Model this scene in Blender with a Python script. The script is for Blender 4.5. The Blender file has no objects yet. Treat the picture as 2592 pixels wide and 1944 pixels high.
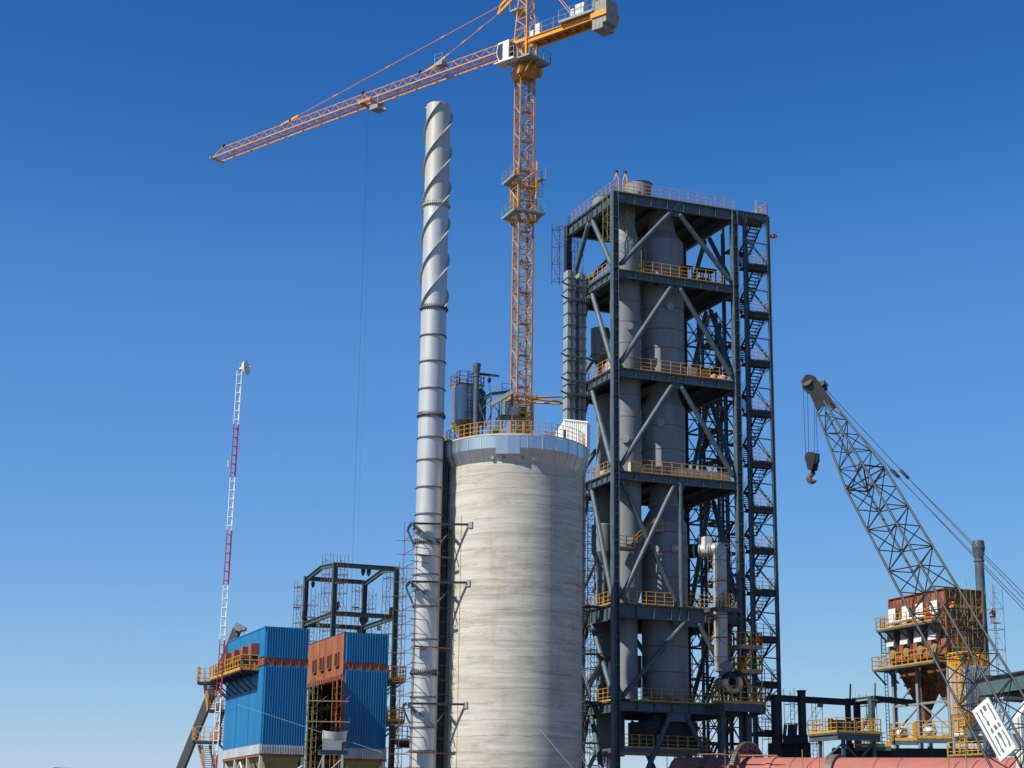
import bpy, math, random
from mathutils import Vector as V
random.seed(7)
PI=math.pi
C=bpy.context.scene.collection
S=bpy.context.scene
# ------------------------------------------------------------------ camera model (photo pixels 2592x1944)
FPX=4493.;PITCH=math.radians(14.5);ROLL=math.radians(.75);CAM=V((0,0,1.7))
F_=V((0,math.cos(PITCH),math.sin(PITCH)));U0=V((0,-math.sin(PITCH),math.cos(PITCH)))
R_=V((math.cos(ROLL),0,0))+U0*math.sin(ROLL);U_=V((-math.sin(ROLL),0,0))+U0*math.cos(ROLL)
def ray(x,y): return F_+R_*((x-1296)/FPX)-U_*((y-972)/FPX)
def at(x,y,Y):
    d=ray(x,y);return CAM+d*(Y/d.y)
def atz(x,y,Z):
    d=ray(x,y);return CAM+d*((Z-CAM.z)/d.z)
def pl(x,y,p0,n):
    d=ray(x,y);return CAM+d*((p0-CAM).dot(n)/d.dot(n))
def zat(x,y,Y): return at(x,y,Y).z
UP=V((0,0,1))
class Fr:
    "ground frame: a along the plant's east axis, b along its north axis"
    def __init__(s,x,y,deg=22):
        t=math.radians(deg);s.o=V((x,y,0));s.e1=V((math.cos(t),math.sin(t),0));s.e2=V((-math.sin(t),math.cos(t),0))
    def __call__(s,a,b,z): return s.o+s.e1*a+s.e2*b+UP*z
    def ab(s,p):
        d=p-s.o;return d.dot(s.e1),d.dot(s.e2),p.z
    def fb(s,x,y,b=0): return s.ab(pl(x,y,s(0,b,0),s.e2))   # pixel on the plane b
    def fa(s,x,y,a=0): return s.ab(pl(x,y,s(a,0,0),s.e1))   # pixel on the plane a
# ------------------------------------------------------------------ mesh builder
SPLIT={'leg','post','rod','drive_arm','upright_plate','trestle_leg','brace','gusset','sheet_lap','hatch_post'}
class MB:
    def __init__(s): s.v=[];s.f=[];s.sm=[];s.mi=[];s.m=0;s.p=[];s.one=False
    def quad(s,*p,sm=False):
        n=len(s.v);s.v+=[V(q) for q in p];s.f.append(tuple(range(n,n+len(p))));s.sm.append(sm);s.mi.append(s.m)
    def hexa(s,p):
        n=len(s.v);s.p.append((n,len(s.f)));s.v+=[V(q) for q in p]
        for f in ((0,3,2,1),(4,5,6,7),(0,1,5,4),(1,2,6,5),(2,3,7,6),(3,0,4,7)):
            s.f.append(tuple(n+i for i in f));s.sm.append(False);s.mi.append(s.m)
    def fbox(s,G,a0,a1,b0,b1,z0,z1):
        s.hexa([G(a0,b0,z0),G(a1,b0,z0),G(a1,b1,z0),G(a0,b1,z0),G(a0,b0,z1),G(a1,b0,z1),G(a1,b1,z1),G(a0,b1,z1)])
    def frust(s,G,r0,z0,r1,z1):
        s.hexa([G(r0[0],r0[2],z0),G(r0[1],r0[2],z0),G(r0[1],r0[3],z0),G(r0[0],r0[3],z0),G(r1[0],r1[2],z1),G(r1[1],r1[2],z1),G(r1[1],r1[3],z1),G(r1[0],r1[3],z1)])
    def bar(s,p,q,w,h,up=UP):
        p=V(p);q=V(q);d=(q-p).normalized()
        if abs(d.dot(up))>.98: up=V((1,0,0)) if abs(d.x)<.9 else V((0,1,0))
        x=d.cross(up).normalized();u=x.cross(d).normalized();x=x*(w/2);u=u*(h/2)
        s.hexa([p-x-u,p+x-u,p+x+u,p-x+u,q-x-u,q+x-u,q+x+u,q-x+u])
    def ib(s,p,q,h,w,tf=.05,tw=.04,up=UP):
        "I beam; p,q are the centre line"
        p=V(p);q=V(q);d=(q-p).normalized();x=d.cross(up).normalized();u=x.cross(d).normalized()
        o=u*(h/2-tf/2)
        s.bar(p+o,q+o,w,tf,u);s.bar(p-o,q-o,w,tf,u);s.bar(p,q,tw,h-2*tf+.004,u)
    def tube(s,p,q,r,n=6,r2=None,cap=True):
        p=V(p);q=V(q);r2=r if r2 is None else r2
        d=(q-p).normalized();a=V((0,0,1)) if abs(d.z)<.9 else V((1,0,0))
        x=d.cross(a).normalized();y=d.cross(x);k=len(s.v);s.p.append((k,len(s.f)))
        for c,rr in ((p,r),(q,r2)):
            for i in range(n):
                t=2*PI*i/n;s.v.append(c+x*(math.cos(t)*rr)+y*(math.sin(t)*rr))
        for i in range(n):
            j=(i+1)%n;s.f.append((k+i,k+n+i,k+n+j,k+j));s.sm.append(n>4);s.mi.append(s.m)
        if cap:
            s.quad(*[s.v[k+i] for i in range(n)]);s.quad(*[s.v[k+n+n-1-i] for i in range(n)])
    def path(s,pts,r,n=8,closed=False):
        pts=[V(p) for p in pts];m=len(pts);k=len(s.v);prev=None
        for i,p in enumerate(pts):
            if closed: d=(pts[(i+1)%m]-pts[i-1]).normalized()
            else: d=(pts[min(i+1,m-1)]-pts[max(i-1,0)]).normalized()
            if prev is None:
                a=V((0,0,1)) if abs(d.z)<.9 else V((1,0,0));x=d.cross(a).normalized()
            else: x=(prev-d*prev.dot(d)).normalized()
            prev=x;y=d.cross(x)
            for j in range(n):
                t=2*PI*j/n;s.v.append(p+x*(math.cos(t)*r)+y*(math.sin(t)*r))
        for i in range(m if closed else m-1):
            i2=(i+1)%m
            for j in range(n):
                j2=(j+1)%n;s.f.append((k+i*n+j,k+i2*n+j,k+i2*n+j2,k+i*n+j2));s.sm.append(True);s.mi.append(s.m)
        if not closed:
            s.quad(*[s.v[k+j] for j in range(n-1,-1,-1)]);s.quad(*[s.v[k+(m-1)*n+j] for j in range(n)])
    def lathe(s,c,prof,n=40,a0=0,a1=2*PI,ax=UP,x=V((1,0,0))):
        "each profile segment has its own rings so that profile corners stay sharp"
        c=V(c);y=ax.cross(x);full=abs(a1-a0-2*PI)<1e-6;m=n if full else n+1
        for (r0,z0),(r1,z1) in zip(prof[:-1],prof[1:]):
            k=len(s.v)
            for r,z in ((r0,z0),(r1,z1)):
                for i in range(m):
                    t=a0+(a1-a0)*i/n;s.v.append(c+x*(r*math.cos(t))+y*(r*math.sin(t))+ax*z)
            for i in range(n):
                j=(i+1)%m;s.f.append((k+i,k+j,k+m+j,k+m+i));s.sm.append(True);s.mi.append(s.m)
    def prism(s,pts,d):
        "polygon pts (3D, planar) extruded by vector d"
        pts=[V(p) for p in pts];d=V(d);n=len(pts)
        s.quad(*pts[::-1]);s.quad(*[p+d for p in pts])
        for i in range(n):
            j=(i+1)%n;s.quad(pts[i],pts[j],pts[j]+d,pts[i]+d)
    def build(s,name,mat,parent=None,org=None):
        if name in SPLIT and len(s.p)>1 and not s.one:      # each bar is a part of its own
            o=None;e=s.p+[(len(s.v),len(s.f))]
            for (v0,f0),(v1,f1) in zip(e[:-1],e[1:]):
                q=MB();q.v=s.v[v0:v1];q.f=[tuple(i-v0 for i in f) for f in s.f[f0:f1]];q.sm=s.sm[f0:f1];q.mi=s.mi[f0:f1];q.one=True
                o=q.build(name,mat,parent,org)
            return o
        o0=wloc(parent) if parent is not None else (V(org) if org is not None else V((0,0,0)))
        me=bpy.data.meshes.new(name);me.from_pydata([v-o0 for v in s.v],[],s.f)
        mats=mat if isinstance(mat,(list,tuple)) else [mat]
        for m in mats: me.materials.append(m)
        me.polygons.foreach_set('use_smooth',s.sm);me.polygons.foreach_set('material_index',s.mi)
        me.update()
        o=bpy.data.objects.new(name,me);C.objects.link(o)
        if parent is not None: o.parent=parent
        else: o.location=o0
        return o
def wloc(o):
    p=V((0,0,0))
    while o is not None: p=p+o.location;o=o.parent
    return p
def tag(o,label,cat,group=None,kind=None):
    if kind: o['kind']=kind
    else: o['label']=label;o['category']=cat
    if group: o['group']=group
    return o
def thing(name,label,cat,loc,group=None):
    o=bpy.data.objects.new(name,None);C.objects.link(o);o.location=V(loc);o.empty_display_size=.5
    return tag(o,label,cat,group)
# ------------------------------------------------------------------ materials
def mat(name,col,rough=.6,metal=0.,var=.25,scale=1.2,col2=None,bump=0.,stretch=(1,1,1),thr=(.35,.7),spec=.4):
    m=bpy.data.materials.new(name);m.use_nodes=True;nt=m.node_tree;N=nt.nodes;L=nt.links
    b=N['Principled BSDF'];b.inputs['Roughness'].default_value=rough;b.inputs['Metallic'].default_value=metal
    b.inputs['Specular IOR Level'].default_value=spec
    c1=tuple(col)+(1,);c2=(tuple(col2) if col2 else tuple(c*(1-var) for c in col))+(1,)
    tc=N.new('ShaderNodeTexCoord');mp=N.new('ShaderNodeMapping');mp.inputs['Scale'].default_value=stretch
    L.new(tc.outputs['Object'],mp.inputs['Vector'])
    nz=N.new('ShaderNodeTexNoise');nz.inputs['Scale'].default_value=scale;nz.inputs['Detail'].default_value=6;nz.inputs['Roughness'].default_value=.65
    L.new(mp.outputs[0],nz.inputs['Vector'])
    rp=N.new('ShaderNodeValToRGB');rp.color_ramp.elements[0].position=thr[0];rp.color_ramp.elements[1].position=thr[1]
    rp.color_ramp.elements[0].color=c1;rp.color_ramp.elements[1].color=c2
    L.new(nz.outputs['Fac'],rp.inputs['Fac']);L.new(rp.outputs['Color'],b.inputs['Base Color'])
    if bump:
        bp=N.new('ShaderNodeBump');bp.inputs['Strength'].default_value=bump;bp.inputs['Distance'].default_value=.05
        L.new(nz.outputs['Fac'],bp.inputs['Height']);L.new(bp.outputs[0],b.inputs['Normal'])
    return m
STEEL=mat('painted_steel',(.088,.128,.148),.5,0,.42,1.3)
STEELD=mat('dark_deck_steel',(.030,.037,.045),.7,0,.4,.9)
STEELG=mat('green_grey_steel',(.065,.115,.105),.5,0,.3,.8)
STEELL=mat('light_grey_steel',(.30,.345,.34),.5,0,.25,.8)
YEL=mat('yellow_rail_paint',(.66,.33,.022),.5,0,.25,3.)
YELF=mat('faded_yellow_rail',(.60,.34,.16),.55,0,.3,2.)
CRANE=mat('crane_orange_paint',(.78,.345,.03),.45,0,.25,1.5)
CRANED=mat('crane_rusty_orange',(.62,.28,.05),.6,0,.4,1.2,col2=(.38,.17,.045))
GREY=mat('vessel_grey',(.235,.262,.278),.6,0,.3,.7,bump=.1,stretch=(1,1,.18))
SILV=mat('chimney_silver',(.60,.61,.605),.44,.3,.28,.9,stretch=(1,1,.12))
SILVW=mat('chimney_weathered_silver',(.52,.505,.455),.5,.25,.2,.7,stretch=(1,1,.4))
SILVD=mat('chimney_ring_dark',(.20,.19,.18),.6,.4,.4,2.)
GALV=mat('galvanised_sheet',(.62,.66,.70),.32,.85,.2,.9,stretch=(1,1,.3))
GALVL=mat('galvanised_light',(.55,.58,.58),.5,.3,.25,1.,stretch=(1,1,.3))
BLUE=mat('blue_cladding',(.012,.205,.45),.38,0,.32,.7,stretch=(1,1,.12),spec=.5)
RUST=mat('rusted_plate',(.33,.115,.05),.85,0,0,1.1,col2=(.10,.04,.025),stretch=(1.6,1.6,.35),bump=.15,thr=(.38,.62))
PRIM=mat('red_primer',(.34,.105,.065),.75,0,0,1.1,col2=(.22,.07,.045),bump=.1)
RUSTL=mat('rusted_sheet_light',(.36,.13,.055),.85,0,0,.35,col2=(.22,.062,.035),stretch=(1.5,1.5,.6))
RUSTO=mat('orange_rust',(.30,.12,.05),.85,0,.5,3.)
KILN=mat('kiln_red_primer',(.40,.128,.096),.7,0,0,.5,col2=(.28,.10,.08),bump=.08,stretch=(1,1,1.5))
KTYRE=mat('kiln_tyre_steel',(.17,.145,.115),.6,.3,.4,2.)
WHITE=mat('white_paint',(.78,.78,.76),.5,0,.08,1.)
WHITEW=mat('weathered_white',(.66,.66,.62),.6,0,.2,1.2)
REDP=mat('red_paint',(.42,.035,.05),.5,0,.25,2.)
BLK=mat('black_rubber',(.012,.012,.014),.6,0,.3,3.)
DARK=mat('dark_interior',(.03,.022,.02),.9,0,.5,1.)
GLASS=mat('cab_glass',(.05,.06,.08),.08,0,.2,1.,spec=.8)
CW=mat('counterweight_concrete',(.33,.33,.29),.9,0,.25,1.5,bump=.15)
BOOM=mat('boom_grey_paint',(.062,.066,.064),.55,.1,.35,1.2)
BOOMB=mat('boom_lacing_dark',(.035,.034,.037),.6,.1,.4,1.5)
ROPE=mat('wire_rope',(.06,.06,.065),.6,.4,.3,4.)
SCAF=mat('scaffold_rusty_tube',(.24,.125,.10),.7,.1,.45,2.)
SCAFG=mat('scaffold_green_tube',(.30,.30,.09),.65,0,.35,2.)
SCAFO=mat('scaffold_orange_tube',(.55,.18,.035),.6,0,.35,2.)
WOOD=mat('scaffold_board',(.36,.20,.11),.85,0,.4,3.)
TIE=mat('tie_bar_orange',(.62,.24,.07),.5,0,.3,1.)
CREAM=mat('cream_packaging',(.60,.50,.34),.8,0,.2,2.)
PINK=mat('pink_wrap',(.58,.36,.33),.6,0,.25,4.)
BRICK=mat('grey_brick_pallet',(.34,.32,.30),.9,0,.35,14.,stretch=(.25,.25,3))
BROWN=mat('brown_tarpaulin',(.23,.12,.065),.85,0,.4,2.)
GREENM=mat('green_machine',(.03,.16,.06),.5,0,.2,2.)
CABN=mat('cabinet_grey',(.30,.32,.33),.5,.2,.15,1.)
TARP=mat('black_plastic',(.02,.022,.022),.28,0,.4,2.,spec=.7)
GTEAL=mat('gallery_teal_sheet',(.10,.16,.165),.5,.1,.3,.7)
OLIVE=mat('olive_insulation',(.30,.25,.10),.8,.1,.3,1.,stretch=(6,6,.4))
SKIN=mat('skin',(.35,.19,.13),.6)
CLOB=mat('dark_overalls',(.025,.028,.04),.85)
CLOO=mat('orange_vest',(.75,.16,.02),.7)
HELM=mat('orange_helmet',(.8,.2,.04),.35)
PAINTB=mat('stencil_grey_paint',(.14,.17,.18),.6)
SHEDB=mat('shed_blue_roof',(.07,.10,.28),.4,.1,.2,1.)
GRND=mat('ground_dirt',(.13,.115,.095),.95,0,.35,.08,bump=.3)
def concrete():
    m=bpy.data.materials.new('silo_concrete');m.use_nodes=True;nt=m.node_tree;N=nt.nodes;L=nt.links
    b=N['Principled BSDF'];b.inputs['Roughness'].default_value=.9;b.inputs['Specular IOR Level'].default_value=.2
    tc=N.new('ShaderNodeTexCoord')
    def noise(sc,st,det=6,ro=.6):
        mp=N.new('ShaderNodeMapping');mp.inputs['Scale'].default_value=st;L.new(tc.outputs['Object'],mp.inputs['Vector'])
        n=N.new('ShaderNodeTexNoise');n.inputs['Scale'].default_value=sc;n.inputs['Detail'].default_value=det;n.inputs['Roughness'].default_value=ro
        L.new(mp.outputs[0],n.inputs['Vector']);return n.outputs['Fac']
    def ramp(f,stops):
        r=N.new('ShaderNodeValToRGB');e=r.color_ramp.elements
        while len(e)<len(stops): e.new(.5)
        for i,(p,c) in enumerate(stops): e[i].position=p;e[i].color=tuple(c)+(1,)
        L.new(f,r.inputs['Fac']);return r.outputs['Color']
    def mix(a,c,mode,f):
        x=N.new('ShaderNodeMix');x.data_type='RGBA';x.blend_type=mode
        if isinstance(f,(int,float)): x.inputs[0].default_value=f
        else: L.new(f,x.inputs[0])
        L.new(a,x.inputs[6]);L.new(c,x.inputs[7]);return x.outputs[2]
    band=ramp(noise(1.,(.03,.03,.6),7,.66),[(.30,(.42,.39,.33)),(.40,(.53,.50,.43)),(.46,(.615,.585,.51)),(.52,(.485,.455,.385)),(.60,(.58,.55,.475)),(.72,(.635,.605,.53))])
    band2=ramp(noise(1.,(.13,.13,1.5),8,.70),[(.36,(.70,.68,.63)),(.46,(1,1,1)),(.60,(1,1,1)),(.70,(.84,.82,.78))])
    st=ramp(noise(1.,(1.0,1.0,.10),6,.6),[(.33,(.80,.69,.54)),(.43,(1,.99,.97)),(.68,(1,1,1))])
    blot=ramp(noise(.38,(1,1,2.6),9,.70),[(.36,(.70,.68,.64)),(.48,(1,1,1)),(.72,(1.0,1.0,1.0))])
    fine=ramp(noise(5.,(1,1,2.2),6,.8),[(.3,(.80,.80,.79)),(.62,(1,1,1))])
    c=mix(band,band2,'MULTIPLY',.6);c=mix(c,st,'MULTIPLY',.38);c=mix(c,blot,'MULTIPLY',.62);c=mix(c,fine,'MULTIPLY',.6)
    # pour joints: thin broken dark lines every 1.3 m of height
    sx_=N.new('ShaderNodeSeparateXYZ');L.new(tc.outputs['Object'],sx_.inputs[0])
    def mth(op,a,bv):
        n=N.new('ShaderNodeMath');n.operation=op
        for i,q in enumerate((a,bv)):
            if isinstance(q,(int,float)): n.inputs[i].default_value=q
            else: L.new(q,n.inputs[i])
        return n.outputs[0]
    zz=mth('ADD',sx_.outputs[2],mth('MULTIPLY',noise(1.,(.5,.5,.3),3,.5),.35))
    fr=mth('FRACT',mth('DIVIDE',zz,1.3),0.)
    ln=mth('MULTIPLY',mth('LESS_THAN',fr,.075),mth('GREATER_THAN',noise(1.,(.35,.35,.8),4,.6),.47))
    jc=ramp(ln,[(0,(1,1,1)),(1,(.74,.72,.68))]);c=mix(c,jc,'MULTIPLY',.8)
    L.new(c,b.inputs['Base Color'])
    bp=N.new('ShaderNodeBump');bp.inputs['Strength'].default_value=.4;bp.inputs['Distance'].default_value=.06
    L.new(noise(1.,(.2,.2,2.4),9,.78),bp.inputs['Height']);L.new(bp.outputs[0],b.inputs['Normal'])
    return m
CONC=concrete()
# ------------------------------------------------------------------ generic builders
def rail(mb,pts,h=1.15,sp=1.25,r=.03,n=3,kick=.14,kw=.02,closed=False):
    "posts, rails and toe board along a polyline"
    pts=[V(p) for p in pts]
    if closed: pts=pts+[pts[0]]
    for p,q in zip(pts[:-1],pts[1:]):
        d=q-p;L=d.length;k=max(1,round(L/sp))
        for i in range(k+1):
            c=p+d*(i/k);mb.bar(c,c+UP*h,r*2.2,r*2.2,V((d.y,-d.x,0)).normalized() if L>0 else UP)
        for i in range(n):
            z=UP*(h*(i+1)/n);mb.tube(p+z,q+z,r,5)
        if kick: mb.bar(p+UP*(kick/2+.01),q+UP*(kick/2+.01),kw,kick)
def arc(c,r,a0,a1,n,z):
    return [V((c[0]+r*math.cos(a0+(a1-a0)*i/n),c[1]+r*math.sin(a0+(a1-a0)*i/n),z)) for i in range(n+1)]
def scaffold(name,label,c,w,d,z0,z1,lift=1.9,m=SCAF,r=.032,G=None,rung=.4,group='scaffold towers',boards=()):
    "frame scaffold tower: standards, ledgers, ladder rungs on two sides, diagonal braces"
    G=G or GR;a0,b0,_=G.ab(V((c[0],c[1],0)))
    t=thing(name,label,'scaffold',G(a0,b0,z0),group)
    mb=MB();xs=(a0-w/2,a0+w/2);ys=(b0-d/2,b0+d/2)
    for a in xs:
        for b in ys: mb.tube(G(a,b,z0),G(a,b,z1+random.uniform(.1,.8)),r,5)
    dg=mb;z=z0+.3;k=0
    while z<z1:
        for a in xs: mb.tube(G(a,ys[0],z),G(a,ys[1],z),r*.8,4)
        for b in ys: mb.tube(G(xs[0],b,z),G(xs[1],b,z),r*.8,4)
        zz=min(z+lift,z1)
        for b in ys:
            s=1 if (k%2) else -1
            p,q=(G(xs[0],b,z),G(xs[1],b,zz)) if s>0 else (G(xs[1],b,z),G(xs[0],b,zz))
            dg.tube(p,q,r*.65,4)
        if rung:
            y=z+rung
            while y<zz:
                mb.tube(G(xs[0],ys[0],y),G(xs[0]+w*.45,ys[0],y),r*.6,4);y+=rung
        z+=lift;k+=1
    mb.build('tube_frame',m,t)
    for zb in boards:
        bd=MB();bd.fbox(G,xs[0]-.35,xs[0]+w*.55,ys[0]-.25,ys[0]+.2,zb,zb+.07);bd.build('board',WOOD,t)
    return t
def stair(mb_s,mb_t,mb_r,G,a0,a1,b0,b1,z0,z1,axis='a',n=None,railh=1.0,rr=.028):
    "one flight: stringers to mb_s, treads to mb_t, handrails to mb_r; runs from (a0,z0) to (a1,z1)"
    n=n or max(4,int(abs(z1-z0)/.26))
    for b in (b0,b1):
        p=G(a0,b,z0) if axis=='a' else G(b,a0,z0);q=G(a1,b,z1) if axis=='a' else G(b,a1,z1)
        mb_s.bar(p,q,.06,.26)
        if mb_r is not None:
            mb_r.tube(p+UP*railh,q+UP*railh,rr,5);mb_r.tube(p+UP*railh*.55,q+UP*railh*.55,rr*.8,4)
            for i in range(4):
                c=p+(q-p)*(i/3);mb_r.bar(c,c+UP*railh,.05,.05)
    for i in range(n):
        t=(i+.5)/n;a=a0+(a1-a0)*t;z=z0+(z1-z0)*t
        if axis=='a': mb_t.fbox(G,a-.13,a+.13,b0+.03,b1-.03,z-.02,z+.02)
        else: mb_t.fbox(G,b0+.03,b1-.03,a-.13,a+.13,z-.02,z+.02)
def ladder(mb,p,q,out,w=.45,cage=True,r=.03,cr=.38):
    "vertical ladder from p to q with hoops on the side given by out"
    p=V(p);q=V(q);d=(q-p).normalized();x=d.cross(out).normalized()
    for s in (-1,1): mb.tube(p+x*(s*w/2),q+x*(s*w/2),r,5)
    L=(q-p).length;k=int(L/.35)
    for i in range(k): 
        c=p+d*(i*.35+.2);mb.tube(c-x*(w/2),c+x*(w/2),r*.7,4)
    if cage:
        z=1.5
        hoops=[]
        while z<L+.05:
            c=p+d*z;pts=[c-x*cr*.8,c-x*cr+out*.3,c-x*cr*.5+out*.68,c+x*cr*.5+out*.68,c+x*cr+out*.3,c+x*cr*.8]
            mb.path(pts,r*.8,4);hoops.append(pts);z+=1.1
        if len(hoops)>1:
            for i in (1,2,3,4): mb.tube(hoops[0][i],hoops[-1][i],r*.6,4)
GR=Fr(0,0)
# ================================================================== SETTING
g=MB();k=24
for i in range(k):
    for j in range(k):
        x0=-3000+6000*i/k;y0=-3000+6000*j/k;x1=x0+6000/k;y1=y0+6000/k
        g.quad((x0,y0,0),(x1,y0,0),(x1,y1,0),(x0,y1,0))
tag(g.build('ground',GRND),0,0,kind='structure')
# ================================================================== SILO
SC=V((.33,155,0));SR=6.06
zw=zat(1303,1164,SC.y-SR);zt=zat(1290,1101,SC.y-6.5);zb=zat(1290,1132,SC.y-6.5)
silo=thing('silo','tall round concrete silo with pale stained wall and sheet metal cap','silo',SC)
mb=MB();mb.lathe(SC,[(SR,0),(SR,zw+.1)],96);mb.build('wall',CONC,silo)
cap=MB();rib=MB()
NA0=math.radians(-104.5);NA1=math.radians(-86.5)      # deeper drop panel at the front of the cap
cap.lathe(SC,[(SR-.01,zw-.12),(SR+.03,zw-.05),(6.5,zb),(6.5,zt),(0.01,zt+.02)],88)
for i in range(30):
    a=2*PI*i/30+.06
    if NA0-.03<((a+PI)%(2*PI))-PI<NA1+.03: continue
    c=V((math.cos(a),math.sin(a),0));rib.bar(SC+c*6.51+UP*zb,SC+c*6.51+UP*zt,.05,.05,c);rib.bar(SC+c*6.52+UP*zb,SC+c*(SR+.05)+UP*(zw-.05),.04,.04)
cap.m=1;cap.v,off=cap.v+rib.v,len(cap.v);cap.f+=[tuple(k+off for k in f) for f in rib.f];cap.sm+=rib.sm;cap.mi+=[1]*len(rib.f)
cp_=cap.build('cap',[GALV,GALVL],silo)
mb=MB()
pts=[V((SC.x+6.55*math.cos(a),SC.y+6.55*math.sin(a),0)) for a in (NA0,(NA0+NA1)/2,NA1)]
for i in range(2):
    p,q=pts[i],pts[i+1];o=V((0,.5,0))
    mb.hexa([p+UP*(zb-.55),q+UP*(zb-.55),q+o+UP*(zb-.55),p+o+UP*(zb-.55),p+UP*zt,q+UP*zt,q+o+UP*zt,p+o+UP*zt])
mb.build('drop_panel',GALV,cp_)

mb=MB();mb.lathe(SC,[(6.53,zt+.02),(6.53,zt+.13),(6.1,zt+.13)],88);mb.build('kerb',CONC,silo)
for xx,yy in ((1246,1154),(1276,1153),(1322,1154),(1351,1156)):
    p=at(xx,yy,149.0);d=(p-SC);d.z=0;d.normalize()
    m=MB();o=SC+d*(SR+.12)+UP*(p.z-.1);m.bar(o-UP*.2,o+UP*.06,.26,.22,d);m.build('outlet_box',CABN,silo)
ry=6.25
def arcd(a,b,n): return arc(SC,ry,math.radians(a),math.radians(b),n,zt+.13)
for (a,b,mm,n) in ((205,258,YEL,8),(258.8,276,YEL,3),(276.8,335,YELF,10),(335,455,YELF,20),(455,562,YELF,18)):
    m=MB();rail(m,arcd(a,b,n),h=1.2,sp=1.3,r=.024,n=3,kick=.1);m.build('handrail',mm,silo)
# ---- bag filter on the silo roof
zr=zt+.13
FG=Fr(*at(1163,1010,153.2)[:2]);ZT=zat(1163,972.5,153.2);ZB=zat(1163,1060,153.2)
df=thing('bag_filter','blue grey ribbed filter box with hopper at left edge of silo roof','dust filter',FG(1.2,1.1,zr))
mb=MB();mb.fbox(FG,0,2.3,0,2.3,ZB,ZT)
for i in range(12):
    mb.fbox(FG,.06+i*.19,.12+i*.19,-.05,.0,ZB+.02,ZT-.02);mb.fbox(FG,-.05,0,.06+i*.19,.12+i*.19,ZB+.02,ZT-.02)
mb.build('casing',GALV,df)
mb=MB();mb.frust(FG,(.75,1.5,.75,1.5),ZB-1.55,(0,2.3,0,2.3),ZB);mb.build('hopper',OLIVE,df)
mb=MB()
for a,b in ((.05,.05),(2.25,.05),(.05,2.25),(2.25,2.25)): mb.bar(FG(a,b,zr),FG(a,b,ZB),.14,.14)
mb.bar(FG(.05,.05,zr),FG(.05,2.25,ZB),.07,.07);mb.bar(FG(.05,.05,ZB),FG(2.25,.05,zr),.07,.07)
mb.build('leg',STEELL,df)
mb=MB();rail(mb,[FG(0,0,ZT),FG(2.3,0,ZT),FG(2.3,2.3,ZT),FG(0,2.3,ZT)],h=1.25,sp=.75,r=.03,closed=True,kick=.2);mb.build('handrail',mat('rusty_rail',(.42,.20,.06),.7,0,.4,2.),df)
mb=MB();ladder(mb,FG(.95,-.2,zr+.4),FG(.95,-.2,ZT+1.3),-FG.e2,w=.5,r=.035);mb.build('cage_ladder',SCAF,df)
# ---- vent stack
p=at(1205.5,1000,152.0);z1=zat(1206,920,152.0)
vs=thing('vent_stack','grey vent pipe with flared top standing beside ribbed filter on silo roof','vent pipe',(p.x,p.y,zr))
mb=MB();mb.lathe((p.x,p.y,0),[(.24,zr),(.24,z1-1.0),(.36,z1-.28),(.36,z1-.02),(.30,z1),(.29,z1-.5)],20);mb.build('pipe',STEEL,vs)
mb=MB();mb.lathe((p.x,p.y,0),[(.24,z1-1.2),(.29,z1-1.2),(.29,z1-1.1),(.24,z1-1.1)],20);mb.build('flange',SILVD,vs)
# ---- air duct from filter down to the fan
Y=153.6
pts=[at(1208,992,Y+1),at(1217,988,Y+.4),at(1224,994,Y),at(1226,1010,Y),at(1225,1045,Y),at(1224,1085,Y)]
dd=MB();dd.path(pts,.19,12)
tag(dd.build('air_duct',STEEL,None,pts[-1]),'grey bent air duct curving down behind vent pipe on silo roof','duct')
# ---- hoist beam
h0=at(1212,946,153.5);h1=at(1263.5,952,153.0)
ho=thing('hoist','small hoist beam with chain block sticking out from ribbed filter top','hoist',h0)
mb=MB();mb.ib(h0,h1,.2,.12,.03,.03);mb.build('beam',BLK,ho)
hk=at(1238.5,951,153.2)
mb=MB();mb.path([hk+UP*.1,hk-UP*.2],.05,6);mb.lathe(hk-UP*.6,[(.02,-.05),(.15,.05),(.17,.3),(.03,.45)],12);mb.build('chain_block',BLK,ho)
mb=MB()
for s in (-.07,.05): mb.tube(hk-UP*.5+V((s,0,0)),at(1241+s*30,992,153.2),.018,4)
mb.build('chain',ROPE,ho)
# ---- inclined conveyor frame on silo roof
RG=Fr(*at(1243,1060,151.4)[:2])
cf=thing('chute_stand','grey steel frame carrying sloping chute on middle of silo roof','frame',RG(1,1,zr))
mb=MB();zA=zat(1243,999,151.4);
P1=at(1212,1019,152.6);P2=at(1243,997,151.8);P3=at(1298,990,152.5);P4=at(1243,1024,151.0);P5=at(1298,992,151.0)
mb.ib(P1,P2,.28,.2);mb.ib(P2,P3,.26,.2)
mb.build('beam',STEEL,cf)
m=MB();m.bar(P4,P5,.5,.34);m.build('chute',STEELL,cf)
for (x,y0,Y,mm) in ((1243,998,151.6,STEEL),(1264,1004,152.8,STEELG),(1297,992,151.2,STEEL),(1213,1020,153,STEEL)):
    m=MB();q=at(x,y0,Y);m.bar(V((q.x,q.y,zr)),q,.17,.17);m.build('post',mm,cf)
m=MB()
for (x0,y0,x1,y1) in ((1213,1024,1232,1080),(1243,1012,1214,1040),(1246,1022,1264,1045),(1297,1000,1278,1080),(1252,1018,1228,1085)):
    m.bar(at(x0,y0,151.5),at(x1,y1,151.5),.08,.08)
m.build('brace',STEEL,cf)
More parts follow.
